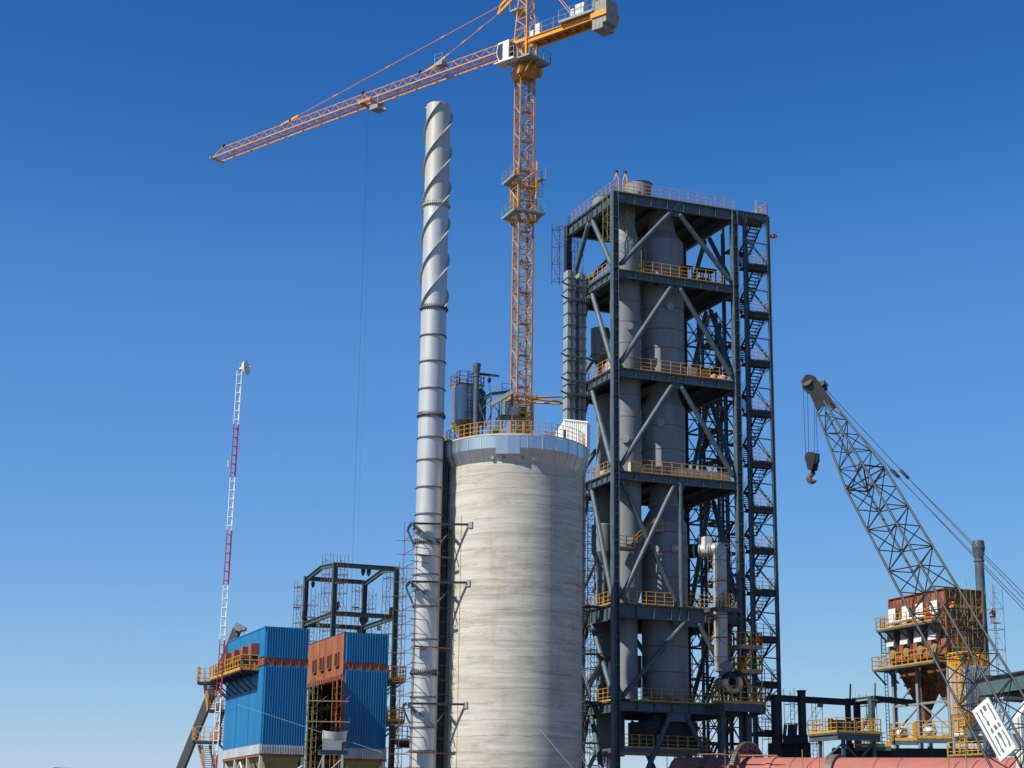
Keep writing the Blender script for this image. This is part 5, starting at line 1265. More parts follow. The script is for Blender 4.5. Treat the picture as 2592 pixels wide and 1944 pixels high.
# hood edge after the gear
c=Kc(kt(1958));m=MB();m.lathe(c,[(KR,0),(KR+.12,0),(KR+.12,.5),(KR,.55)],64,ax=kd,x=kx_);m.build('wear_band',KILN,kn)
ks=thing('scaffold','loose pole scaffold standing in front of kiln around big gear wheel','scaffold',Kc(.2)+V((-1,-2.6,-3)))
m=MB()
for x,y0 in ((1735,1894),(1769,1870),(1803,1889),(1836,1895),(1872,1905),(1854,1898)):
    Y=Kc(kt(x)).y-2.5;p=at(x,1944,Y);m.tube((p.x,Y,0),(p.x,Y,zat(x,y0,Y)),.05,6)
for (x0,y0,x1,y1) in ((1725,1939,1812,1935),(1755,1910,1970,1912),(1760,1937,1860,1941),(1867,1912,1960,1914)):
    m.tube(at(x0,y0,Kc(kt(x0)).y-2.5),at(x1,y1,Kc(kt(x1)).y-2.4),.045,6)
m.build('tube_frame',SCAF,ks)
m=MB();m.bar(at(1752,1910,158.6),at(1835,1908,157),.5,.07);m.bar(at(1880,1913,155.5),at(1970,1912,153.5),.5,.07);m.build('board',WOOD,ks)
for x,yt in ((2032,1897),(2074,1880),(2106,1890),(2403,1886),(2446,1880)):
    pass
m=MB();Y=Kc(kt(2032)).y-2.3
for x,yt in ((2032,1897),(2074,1883),(2402,1886),(2447,1876)):
    Y=Kc(kt(x)).y-2.3;p=at(x,1944,Y);m.tube((p.x,Y,0),(p.x,Y,zat(x,yt,Y)),.045,6)
m.build('standard',SCAFG,ks)
# ================================================================== STEEL BUILDING FRAME between tower and rusty filter
bf=thing('building_frame','dark unfinished steel building frame between stair tower and rusty filter','steel frame',at(2100,1900,172))
def colm(x0,x1,yt,Y,mm,par,dep=.6):
    p=at(x0,1850,Y);q=at(x1,1850,Y);m=MB();G=Fr(p.x,p.y,22);w_=(q.x-p.x)/(.93+.37*.4);m.fbox(G,0,w_*.8,0,dep,0,zat(x0,yt,Y));m.fbox(G,-.06,w_*.8+.06,-.06,dep+.06,zat(x0,yt,Y)-.12,zat(x0,yt,Y)+.02);return m.build('column',mm,par)
colm(1961,1982,1758,172,STEELD,bf);colm(2029,2049,1747,173,STEELD,bf);colm(2149,2160,1768,176,STEELD,bf);colm(2170,2186,1768,178,STEELD,bf);colm(2208,2222,1762,170,STEEL,bf)
def bm(p,q,h,w_,mm,par,name='beam'):
    m=MB();m.ib(p,q,h,w_,.06,.06);return m.build(name,mm,par)
bm(at(1946,1766,172),at(2155,1778,176),.62,.3,STEELD,bf);bm(at(2155,1778,176),at(2260,1770,178),.55,.3,STEELD,bf);bm(at(2212,1766,170),at(2160,1772,177),.4,.3,STEELL,bf);bm(at(2212,1768,170),at(2340,1782,172),.55,.35,STEELD,bf)
bm(at(1982,1873,172),at(2045,1870,173),.8,.4,STEELD,bf)
m=MB();m.bar(at(2076,1781,174),at(2076,1790,174),.5,.5);m.bar(at(2219,1772,170),at(2185,1840,172),.25,.25);m.build('brace',STEEL,bf)
m=MB()
for x,y0,y1,Y in ((2152,1731,1768,176),(2214.5,1729,1764,170)): m.tube(at(x,y1,Y),at(x+.6,y0,Y),.09,6)
m.build('rod',SCAF,bf)
m=MB();G=Fr(*at(1984,1900,173.5)[:2]);m.fbox(G,0,3.0,0,3,0,zat(1984,1878,173.5));m.build('dark_wall',STEELD,bf)
m=MB()
for x0,x1,y0,y1 in ((1985,1992,1834,1866),(1997,2001,1834,1866),(2004,2008,1834,1866),(2012,2018,1832,1866)): m.bar(at(x0,y1,172.5),at((x0+x1)/2,y0,172.5),.22,.3)
m.build('upright_plate',STEELD,bf)
for (x,y0,y1,Y,lab) in ((1952,1766,1900,174,'thin dark scaffold between stair tower and first frame column'),(2008,1756,1870,180,'thin scaffold behind unfinished building frame left of second column'),(2062,1790,1860,181,'thin scaffold behind unfinished building frame right of second column'),(2200,1778,1860,181,'thin scaffold behind building frame near rusty filter')):
    p=at(x,y1,Y);scaffold('scaffold_tower',lab,p,1.2,1.2,0,zat(x,y0,Y),1.9,STEELD,r=.03,G=P,group='scaffold towers behind the building frame')
# small railed platform
Q=Fr(*at(2119,1850,163.)[:2]);zq=zat(2119,1853,163.);qa=Q.fb(2230,1856)[0];qb=Q.fa(2046,1863)[1]
qp=thing('platform','small grey platform with yellow rail on slim legs above kiln','platform',Q(qa/2,qb/2,zq))
m=MB();m.fbox(Q,0,qa,0,qb,zq-.12,zq);m.ib(Q(0,.1,zq-.4),Q(qa,.1,zq-.4),.55,.3);m.ib(Q(.1,0,zq-.4),Q(.1,qb,zq-.4),.55,.3);m.build('deck',STEEL,qp)
m=MB();rail(m,[Q(0,qb,zq),Q(0,0,zq),Q(qa,0,zq),Q(qa,qb,zq),Q(0,qb,zq)],h=1.3,sp=.95,r=.032,kick=.2,kw=.04);m.build('handrail',YEL,qp)
for a,b in ((.8,.3),(qa-.6,.3),(.3,qb-1.5),(qa-.6,qb-1)):
    m=MB();m.bar(Q(a,b,0),Q(a,b,zq-.67),.28,.28,Q.e1);m.build('leg',STEEL,qp)
m=MB();m.bar(Q(.9,.3,zq-1),Q(2.6,.3,zq-2.6),.15,.15);m.bar(Q(.7,.3,zq-1),Q(-.6,1.9,zq-2.6),.15,.15);m.bar(Q(qa-.7,.3,zq-.8),Q(qa-3,.3,zq-3.2),.17,.17);m.build('brace',STEEL,qp)
m=MB();m.fbox(Q,.6,3.0,1.2,2.2,zq+.05,zq+1.2);m.fbox(Q,-.0+.3,.55,1.5,2.0,zq+.05,zq+1.3)
o=thing('machine_box','dark ribbed machine box standing on small yellow railed platform','machine',Q(1.8,1.7,zq));b_=m.build('box',STEELD,o)
m=MB()
for i in range(4): m.fbox(Q,.7+i*.7,.8+i*.7,1.1,1.199,zq+.05,zq+1.1)
m.build('rib',STEEL,o)
# stepped deck with yellow rails over the dark girder
ddk=thing('charging_deck','long dark girder deck with stepped yellow rails below rusty filter','deck',at(2300,1900,160))
Dk=Fr(*at(2150,1890,161.)[:2],10)
for (x0,x1,ye,Y,b,h) in ((2165,2256,1889,165.5,2.5,1.2),(2256,2322,1875,165.2,2.5,1.55),(2322,2492,1869,164.5,3,1.55)):
    p=at(x0,ye,Y);q=at(x1,ye-1.5*(x1-x0)/60,Y-.6);z=p.z;G=Fr(p.x,p.y,math.degrees(math.atan2(q.y-p.y,q.x-p.x)));L_=math.hypot(q.x-p.x,q.y-p.y)
    m=MB();m.fbox(G,0,L_,0,b,z-.25,z);m.fbox(G,0,L_,.0,.14,z-.38,z-.25);d_=m.build('deck',STEEL,ddk)
    m=MB();rail(m,[G(0,b,z),G(0,0,z),G(L_,0,z)],h=h,sp=.72,r=.038,kick=.25,kw=.05);m.build('handrail',YEL,d_)
m=MB();p=at(2110,1900,166.5);q=at(2492,1900,165.);G=Fr(p.x,p.y,math.degrees(math.atan2(q.y-p.y,q.x-p.x)));L_=math.hypot(q.x-p.x,q.y-p.y);zt=zat(2200,1893,166);m.fbox(G,0,L_,0,2.5,2,zt)
for i in range(9): m.fbox(G,L_*i/8-.06,L_*i/8+.06,-.12,0,2,zt)
m.build('girder',STEELD,ddk)
for x in (2182,2256,2340,2420):
    m=MB();p=at(x,1920,166.2);m.bar(V((p.x,166.2,0)),V((p.x,166.2,zt-.3)),.4,.4);m.build('column',STEELD,ddk)
m=MB();p=at(2399,1915,156.);q=at(2492,1910,155.5);rail(m,[p,q],h=1.15,sp=.55,r=.04);lr=thing('railing','short yellow railing section just above kiln left of dark column','railing',p);m.build('handrail',YEL,lr)
m=MB();m.bar(p-UP*.1,q-UP*.1,1.2,.16);m.build('deck',STEELD,lr)
# silver machines lying on the deck
for (x0,y0,x1,y1,lab) in ((2262,1840,2300,1868,'shiny crumpled foil wrapped valve on yellow railed deck, left one'),(2338,1832,2374,1862,'shiny foil wrapped valve below hopper outlet, right one'),(2385,1858,2415,1870,'silver round duct piece lying on deck beside foil valves')):
    p=at((x0+x1)/2,y1,165.6);w_=(x1-x0)/FPX*163;h=(y1-y0)/FPX*163;m=MB();m.lathe(p,[(.05,0),(.7,.05),(.9,.35),(.6,.7),(.75,.85),(.05,1.)],14)
    for i,v in enumerate(m.v):
        d=v-p;m.v[i]=p+V((d.x*w_/1.8*(1+random.uniform(-.15,.15)),d.y*.6*(1+random.uniform(-.1,.1)),d.z*h*(1+random.uniform(-.08,.08))))
    for i in range(len(m.sm)): m.sm[i]=False
    tag(m.build('wrapped_valve',GALVL,None,p),lab,'valve','foil wrapped parts on the deck')
p=at(2433,1862,164.3);m=MB();m.lathe(p-UP*.2,[(.05,0),(.8,.05),(.9,.35),(.5,.75),(.05,.85)],14)
for i,v in enumerate(m.v):
    d=v-p;m.v[i]=p+V((d.x*.95,d.y*.6,d.z*.75*(1+.25*math.sin(d.x*5))))
tag(m.build('white_sack',WHITE,None,p),'white sack slumped over yellow rail right of foil wrapped valves','sack')
# ================================================================== RUSTY FILTER on the right
X=Fr(*at(2391,1490,165.)[:2]);XA=4.05;XB=9.1
xt=zat(2391,1490,165.);xb=X.fa(2262,1674)[2]
rf=thing('rusty_filter','rusty brown filter house with white doors and double hopper at right','filter house',X(2,4.5,xb))
m=MB();m.fbox(X,0,XA,0,XB,xb,xt)
for i in range(9):
    b=XB*i/8;m.fbox(X,-.1,0.001,b-.05,b+.05,xb,xt-.05)
for i in range(5): m.fbox(X,XA*i/4-.05,XA*i/4+.05,-.1,.001,xb,xt-.05)
for z in (xb+.9,xb+2.4,xb+3.9,xt-.9): m.fbox(X,-.02,XA,-.08,.001,z-.05,z+.05)
m.build('casing',RUST,rf)
m=MB();m.fbox(X,-.16,XA+.1,-.16,XB+.1,xt,xt+.07);m.build('roof_edge',PRIM,rf)
m=MB();m.fbox(X,-.18,-.02,-.1,XB+.1,xb-.05,xb+1.5)
for i in range(13): m.fbox(X,-.26,-.18,XB*i/12-.03,XB*i/12+.03,xb-.05,xb+.62)
m.fbox(X,-.3,-.18,-.1,XB,xb+.62,xb+.7);m.build('primer_band',PRIM,rf)
for i in range(4):
    b=XB*(i+.12)/4+.25;m=MB();m.fbox(X,-.22,-.12,b+.5,b+1.65,xt-2.75,xt-.95);dr=m.build('door',WHITE,rf)
    m=MB();m.fbox(X,-.25,-.12,b+.32,b+.46,xt-2.6,xt-1.1);m.build('hinge_bar',SILVD,dr)
    b2=b+.45;za=xb+1.35;m=MB();m.prism([X(-.62,b2,za),X(-.62,b2+1.2,za),X(-.42,b2+1.2,za+1.65),X(-.42,b2,za+1.65)],X.e1*.08);m.prism([X(-.40,b2,za+1.85),X(-.40,b2+1.1,za+1.85),X(-.25,b2+1.1,za+2.9),X(-.25,b2,za+2.9)],X.e1*.06);m.build('tilted_door',WHITEW,rf)
    m=MB();m.fbox(X,-.7,-.1,b2-.3,b2-.18,za-.2,za+2.3);m.build('door_arm',SILVD,rf)
    m=MB();m.lathe(X(-.2,b2+.6,za-.75),[(.02,.22),(.42,.2),(.45,0),(.02,0)],20,ax=-X.e1,x=UP);m.build('round_cover',OLIVE,rf)
# hoppers
for (b0,b1) in ((.1,XB/2-.05),(XB/2+.05,XB-.1)):
    m=MB();zz0=xb-.05;bm_=(b0+b1)/2;steps=6;zlow=zat(2345,1788,167.5)
    m.frust(X,(XA/2-.45,XA/2+.45,bm_-.45,bm_+.45),zlow,(.05,XA-.05,b0,b1),zz0)
    for k in range(1,steps):
        t=k/steps;z=zz0+(zlow-zz0)*t;e0=.05+(XA/2-.5)*t;f0=b0+(bm_-.45-b0)*t
        for (p,q) in (((e0-.09,f0),(e0-.09,b1-(f0-b0))),((e0,f0-.07),(XA-e0,f0-.07))): m.bar(X(*p,z),X(*q,z),.26,.13)
    m.fbox(X,XA/2-.4,XA/2+.4,bm_-.4,bm_+.4,zlow-1.3,zlow);m.build('hopper',RUST,rf)
for (a,b) in ((.1,.1),(.1,XB*.55),(.1,XB-.1),(XA-.1,.1),(XA-.1,XB-.1)):
    m=MB();m.ib(X(a,b,4),X(a,b,xb-.05),.4,.36,.05,.05,up=X.e1);m.build('column',CABN,rf)
m=MB();zz=zat(2300,1778,168)
m.bar(X(.1,.1,zz),X(.1,XB,zz),.16,.2);m.bar(X(.1,.1,zz-.6),X(XA,.1,zz-.6),.16,.2)
for (p,q) in (((.1,XB-.2,xb-5.8),(.1,XB*.6,xb-7.6)),((.1,.2,zz),(.1,XB*.5,zz-2.2)),((.1,XB*.52,zz),(.1,XB,zz-2.6)),((.1,XB*.52,zz),(.1,.2,zz-2.6)),((.1,XB*.9,zz+.3),(.1,XB*.7,zz+1.5))):
    m.bar(X(*p),X(*q),.13,.13)
m.build('brace',CABN,rf)
# walkways
for (y,x0,ext,hh) in ((1594,2218,1.4,1.25),(1694,2208,1.5,1.25)):
    pp=X.fa(2260,y,-1.5);z=pp[2]+.2;bl=X.fa(x0,y,-1.5)[1]
    m=MB();m.fbox(X,-1.5,-.2,.1,bl,z-.18,z);m.fbox(X,-.2,1.2,XB+.1,bl,z-.18,z)
    for b in (1,3.3,5.6,7.9,bl-.2): m.bar(X(-1.4,b,z-.2),X(-.1,b,z-1.4),.12,.14)
    wk=m.build('walkway',STEEL,rf)
    m=MB();rail(m,[X(-.2,.1,z),X(-1.5,.1,z),X(-1.5,bl,z),X(1.2,bl,z)],h=hh,sp=.98,r=.032,kick=.12);m.build('handrail',YEL,wk)
    zwk=z
    if y<1600: z_up=z
m=MB();m.tube(X(-.75,.6,z_up+.75),X(-.75,XB-.6,z_up+.55),.17,12);m.build('header_pipe',WHITE,rf)
m=MB();m.tube(X(-1.1,1.2,z_up+.3),X(-1.1,1.2,z_up+.85),.22,12);tag(m.build('red_drum',mat('red_drum_paint',(.7,.03,.04),.4),None,X(-1.1,1.2,z_up)),'small bright red drum on upper walkway of rusty filter','drum')
m=MB();ladder(m,X(.2,XB+1.6,zwk+.2),X(.2,XB+1.6,z_up+1.4),X.e2*-1,w=.5,r=.035);ladder(m,X(-.3,XB+.6,5),X(-.3,XB+.6,zwk),-X.e1,w=.5,cage=False,r=.04);m.build('cage_ladder',STEELD,rf)
# stack behind
p=at(2480,1450,171.);z1=zat(2479,1369,171);z2=zat(2479,1412,171)
rs=thing('vent_stack','tall grey vent stack with flared head behind rusty filter','vent pipe',(p.x,171,0))
m=MB();m.lathe((p.x,171,0),[(.5,4),(.44,z2),(.46,z2),(.64,z1-.7),(.62,z1-.55),(.54,z1),(.5,z1-1)],28);m.build('pipe',STEEL,rs)
m=MB();m.lathe((p.x,171,0),[(.44,z2-.35),(.52,z2-.35),(.52,z2-.2),(.44,z2-.2)],28);m.build('flange',SILVD,rs)
# scaffolds by the rusty filter
for (a,b,zt,w_,d_,mm,lab) in ((XA+1.0,-.6,xt-.1,1.1,1.2,SCAF,'tall rusty scaffold tower right of rusty filter and grey stack'),(XA*.62,-.9,xt-.2,1.3,1.0,SCAFG,'greenish scaffold tower against shaded front of rusty filter, right one'),(XA*.2,-.9,xt+.1,1.2,.9,SCAFG,'greenish scaffold tower against shaded front of rusty filter, left one')):
    scaffold('scaffold_tower',lab,X(a,b,0),w_,d_,8,zt,1.9,mm,r=.026,G=X,rung=(.5 if mm is SCAF else 0),group='scaffold towers at the rusty filter',boards=(xt-3.1,))
# grey ribbed filter with yellow crown
H=Fr(*at(2437,1700,161.)[:2]);hz1=zat(2437,1683,161.);hz0=hz1-4.3;hA=H.fb(2502,1683)[0];hB=2.0
gf=thing('bag_filter','blue grey ribbed filter box crowned with thick yellow rails before rusty filter','dust filter',H(hA/2,hB/2,0))
m=MB();m.fbox(H,0,hA,0,hB,hz0,hz1);corr(m,H,-.02,'a',0,hA,hz0,hz1,pitch=.2,dep=.09);corr(m,H,-.02,'b',0,hB,hz0,hz1,pitch=.2,dep=.06);m.build('casing',GALVL,gf)
m=MB();m.frust(H,(hA/2-.3,hA/2+.3,hB/2-.3,hB/2+.3),hz0-2,(0,hA,0,hB),hz0);m.build('hopper',GALVL,gf)
m=MB();rail(m,[H(0,hB,hz1),H(0,0,hz1),H(hA,0,hz1),H(hA,hB,hz1)],h=1.15,sp=.75,r=.085,n=2,kick=.4,kw=.08);m.build('handrail',YEL,gf)
m=MB();ladder(m,H(-.55,-.2,hz0-3.2),H(-.55,-.2,hz1+1.0),-H.e1*.9,w=.7,r=.07,cr=.5);m.build('cage_ladder',YEL,gf)
for a,b in ((.1,.1),(hA-.1,.1),(.1,hB),(hA-.1,hB)):
    m=MB();m.bar(H(a,b,5),H(a,b,hz0),.16,.16);m.build('leg',STEELL,gf)
m=MB();zm=hz0+1.15;m.fbox(H,hA*.55,hA*.95,-1.1,-.15,zm-.12,zm);rail(m,[H(hA*.55,-.15,zm),H(hA*.55,-1.1,zm),H(hA*.95,-1.1,zm)],h=1.1,sp=.5,r=.06);m.build('side_platform',YEL,gf)
m=MB();m.fbox(H,-.9,-.1,-1.2,-.3,hz0-1.2,hz0-1.1);rail(m,[H(-.1,-.3,hz0-1.1),H(-.1,-1.2,hz0-1.1),H(-.9,-1.2,hz0-1.1)],h=1.15,sp=.45,r=.06);m.build('low_platform',YEL,gf)
# gallery, column and white ribbed covers at the right edge
g0=at(2500,1745,150.);g1=at(2640,1722,143.)
ga=thing('conveyor_gallery','teal grey sheet clad conveyor gallery entering from right edge','conveyor gallery',g0)
m=MB();m.bar(g0-UP*.0,g1,2.2,1.25);m.build('side_sheet',GTEAL,ga)
m=MB();m.bar(g0+UP*.72,g1+UP*.72,2.6,.16);m.build('roof_edge',STEELD,ga)
m=MB();m.bar(at(2560,1766,147),at(2640,1762,144),1.8,.7);m.build('underframe',STEELD,ga)
p=at(2505,1900,151.);m=MB();m.bar(V((p.x,151,0)),V((p.x,151,zat(2505,1757,151))),.75,.7,P.e1);
tag(m.build('support_post',STEEL,None,(p.x,151,0)),'grey steel column beside kiln under conveyor gallery','column')
wcv=thing('ribbed_cover','white ribbed sheet gable cover behind sign board at right edge','cover',at(2570,1900,141))
Wg=Fr(*at(2588,1900,141.)[:2],22);za_=zat(2563,1768,141);m=MB()
n=14
for i in range(n):
    a0=i*.28;top=lambda a: za_-(abs(a-.95)*1.35)
    m.prism([Wg(a0,0,1),Wg(a0+.26,0,1),Wg(a0+.26,0,max(2,top(a0+.26))),Wg(a0,0,max(2,top(a0)))],Wg.e2*(.12 if i%2 else .2))
m.build('gable_sheet',WHITEW,wcv)
m=MB();m.prism([Wg(-.1,.25,1),Wg(3.6,.25,1),Wg(2.6,.25,za_-2.2),Wg(.95,.25,za_-.1),Wg(-.1,.25,za_-1.5)],Wg.e2*.5);m.build('frame_body',WHITEW,wcv)
# ================================================================== LATTICE BOOM CRANE
Bk=at(2191,1211,105.);Lw=at(2461,1689,98.)
ud=(Bk-Lw).normalized();L0=(Bk-Lw).length
def bpt(s): return Bk+ud*s
# tip distance by matching the head base pixel
def find(x,y):
    best=min(range(0,400),key=lambda i:(px_(bpt(i*.05))[0]-x)**2+(px_(bpt(i*.05))[1]-y)**2);return best*.05
sT=find(2094,1037)
vw=(Bk-CAM).normalized();lt=ud.cross(vw).normalized()
if lt.dot(R_)<0: lt=-lt
dp=ud.cross(lt).normalized()
if dp.dot(vw)>0: dp=-dp          # dp points to the viewer
hd_=1.36
cor_=[(-55/56*hd_,-.05*hd_),( 54/56*hd_,.05*hd_),(11/56*hd_,.98*hd_),(-11/56*hd_,-.98*hd_)]   # L,R,near,far
cb_=thing('lattice_boom_crane','dark lattice boom of mobile crane leaning up to left at right side','crane',bpt(-L0-14))
def cc(i,s):
    k=1.+.2*(-s/L0) if s<=0 else 1-(s/sT)*.53
    return bpt(s)+lt*(cor_[i][0]*k)+dp*(cor_[i][1]*k)
s0=-L0-16.5
m=MB()
for i in range(4): m.tube(cc(i,s0),cc(i,0),.072,8);m.tube(cc(i,0),cc(i,sT+.3),.066,8)
bo=m.build('boom_chord',BOOM,cb_)
ring=[0,2,1,3]
m=MB()
def bay(sa,sb,alt,r=.036):
    for j in range(4):
        p,q=ring[j],ring[(j+1)%4]
        if alt^(j%2): m.tube(cc(p,sa),cc(q,sb),r,6)
        else: m.tube(cc(q,sa),cc(p,sb),r,6)
        m.tube(cc(p,sb),cc(q,sb),r*.95,6)
bl_=L0/9.0;n=int((0-s0)/bl_)
for k in range(n): bay(-k*bl_-.05,-(k+1)*bl_-.05,k%2==0)
nt_=4
for k in range(nt_): bay(.1+(sT-.1)*k/nt_,.1+(sT-.1)*(k+1)/nt_,k%2==1,.032)
for p,q in ((0,1),(2,3)): m.tube(cc(p,.0),cc(q,.0),.05,6)
for j in range(4): m.tube(cc(ring[j],0),cc(ring[(j+1)%4],0),.055,6);m.tube(cc(ring[j],-.5),cc(ring[(j+1)%4],.4),.035,6)
m.build('boom_lacing',BOOMB,bo)
# head
hb0=bpt(sT-.15);
def Hp(x,y,dd): return pl(x,y,bpt(sT+1.2)+dp*dd,vw)
outl=[(2069,1042),(2050,998),(2040,992),(2031,983),(2030,966),(2037,951),(2046,947),(2060,951),(2068,957),(2078,972),(2090,979),(2087,985),(2118,1030),(2106,1037),(2101,1023),(2094,1018),(2088,1037),(2084,1030),(2074,1029)]
outl=[(2069,1042),(2050,998),(2040,992),(2031,983),(2030,966),(2037,951),(2046,947),(2060,951),(2078,972),(2087,985),(2118,1030),(2107,1036),(2100,1024),(2092,1020),(2082,1027)]
for dd in (.42,-.5):
    m=MB();pts=[Hp(x,y,dd) for x,y in outl];m.prism(pts,dp*-.06);m.build('head_plate',BOOM,cb_)
m=MB();c=Hp(2045,972,0)
for dd in (-.3,-.1,.1,.3): m.lathe(c+dp*(dd-.07),[(.04,0),(.36,0),(.30,.07),(.36,.14),(.04,.14)],22,ax=dp,x=lt)
c2=Hp(2083,977,0);m.lathe(c2-dp*.35,[(.04,0),(.2,0),(.2,.7),(.04,.7)],16,ax=dp,x=lt);m.build('sheave',BLK,cb_)
m=MB();m.tube(Hp(2042,953,-.45),Hp(2042,953,.4),.12,8);m.tube(Hp(2062,958,-.45),Hp(2062,958,.4),.12,8);m.bar(Hp(2076,971,0),Hp(2087,984,0),.35,.7,lt);m.build('head_cap',BOOM,cb_)
# hook block
hb_=at(2053,1163,(bpt(sT+1.2)).y)
hk=thing('hook_block','heavy grey hook block with rusty hook hanging under lattice boom tip','hook block',hb_)
Yh=hb_.y
o1=[(2037,1157),(2040,1147),(2046,1143.5),(2058,1144),(2064,1150),(2064,1160),(2057,1186),(2051,1189.5),(2045,1188)]
for dy in (-.28,.22):
    m=MB();m.prism([at(x+(dy*3),y,Yh+dy) for x,y in o1],V((.02,.06,0)));m.build('cheek_plate',BOOM,hk)
m=MB()
for dy in (-.15,.0,.15): m.lathe(at(2052,1162,Yh)+V((.1+.45*dy,dy,0)),[(.03,-.05),(.42,-.05),(.36,0),(.42,.05),(.03,.05)],20,ax=V((.2,1,0)).normalized(),x=UP)
m.bar(at(2069,1150,Yh+.1),at(2063,1190,Yh+.1),.5,.25);m.build('sheave',BLK,hk)
m=MB();m.tube(at(2057,1186,Yh),at(2059,1199,Yh),.13,10)
pts=[]
for i in range(15):
    a=math.radians(75-i*21);pts.append(at(2057+10.5*math.cos(a)*(1),1211-10.5*math.sin(a),Yh))
kk=MB();
rad=[.09,.12,.15,.16,.17,.18,.19,.19,.19,.18,.16,.14,.11,.08,.05]
pts=[at(2059,1198,Yh)]+[at(2056.5+9*math.cos(a),1210.5-9.3*math.sin(a),Yh) for a in [math.radians(70+ i*22) for i in range(13)]]
for i in range(len(pts)-1): kk.tube(pts[i],pts[i+1],rad[i],10,rad[i+1])
m.build('swivel',BLK,hk);kk.build('hook',mat('hook_steel',(.23,.15,.105),.7,.2,.4,4.),hk)
m=MB()
for (x0,y0,x1,y1) in ((2033,984,2039,1148),(2044,992,2047,1144),(2062,1010,2061.5,1144),(2066,1040,2069,1150)): m.tube(at(x0,y0,Yh),at(x1,y1,Yh),.018,5)
m.build('hoist_rope',ROPE,hk)
# pendants
G0=at(2660,1605,84.);G1=at(2660,1640,84.)
for (xs_,ys_,kx0,ky0,ge,off) in ((2089,984,2288,1199,at(2650,1562,96.),.0),(2091,986,2292,1203,at(2650,1577,95.5),.0),(2125,1042,2263,1197,at(2650,1592,96.),0.),(2128,1046,2268,1200,at(2650,1606,95.5),0.)):
    m=MB();a_=at(xs_,ys_,bpt(sT+.8).y+.2);b2=at(kx0,ky0,bpt(-1).y+.8);m.tube(a_,b2,.022,5);m.tube(b2,ge,.022,5)
    m.bar(b2-(ge-b2).normalized()*.35,b2+(ge-b2).normalized()*.35,.12,.16);m.build('pendant_line',ROPE,cb_)
m=MB();m.tube(at(2092,1012,bpt(sT).y-1.2),at(2592,1880,95.),.014,4);m.build('luffing_rope',ROPE,cb_)
# stencilled board on the boom
nb=-(vw*.82+V((.3,0,0))).normalized()
ctr=pl(2516,1847,bpt(-L0-3.9)+dp*1.95,vw)
nbp=(-vw+R_*-.55+UP*.15).normalized()
def Sg(cx,cy): # crop coordinates of the board close-up
    return pl(2420+cx/6.797,1700+cy/6.797,ctr,nbp)
sb=thing('sign_board','white board with grey stencilled marks fixed slanting on lattice boom','sign',ctr)
quad=[Sg(545,437),Sg(272,682),Sg(760,1552),Sg(1035,1312)]
m=MB();m.prism(quad,-nbp*.16);m.build('panel',WHITE,sb)
strokes=[[(345,712),(352,697),(366,705),(770,1440),(766,1456),(752,1452)],
 [(412,648),(430,634),(452,688),(470,715),(460,728),(540,850),(560,852),(586,925),(566,934),(545,925),(520,850),(432,715),(412,685)],
 [(450,604),(492,574),(535,652),(496,686)],
 [(520,545),(540,540),(570,575),(580,620),(600,635),(668,770),(690,800),(688,828),(672,826),(640,772),(648,765),(562,625),(548,585),(528,565)],
 [(592,980),(612,962),(655,1045),(648,1058),(626,1055),(596,1010)],[(636,942),(678,906),(722,970),(684,1006)],[(703,870),(724,866),(760,900),(768,935),(755,958),(742,950)],
 [(668,1110),(680,1095),(720,1165),(730,1168),(726,1180),(790,1320),(806,1318),(838,1388),(822,1396),(800,1385),(770,1320),(690,1165),(672,1140)],
 [(706,1062),(742,1035),(790,1105),(785,1120),(868,1280),(862,1300),(846,1292),(770,1140),(752,1135)],
 [(776,1008),(798,1002),(840,1050),(850,1085),(862,1090),(930,1215),(944,1260),(936,1288),(918,1275),(896,1222),(902,1212),(838,1090),(822,1070),(806,1045)]]
m=MB()
for s_ in strokes: m.prism([Sg(x,y)+nbp*.004 for x,y in s_],nbp*.012)
m.build('stencil_mark',PAINTB,sb)
m=MB();m.prism([Sg(930,1105),Sg(960,1065),Sg(1090,1310),Sg(1035,1320)],-nbp*.5);m.build('side_box',PRIM if 0 else CABN,sb)
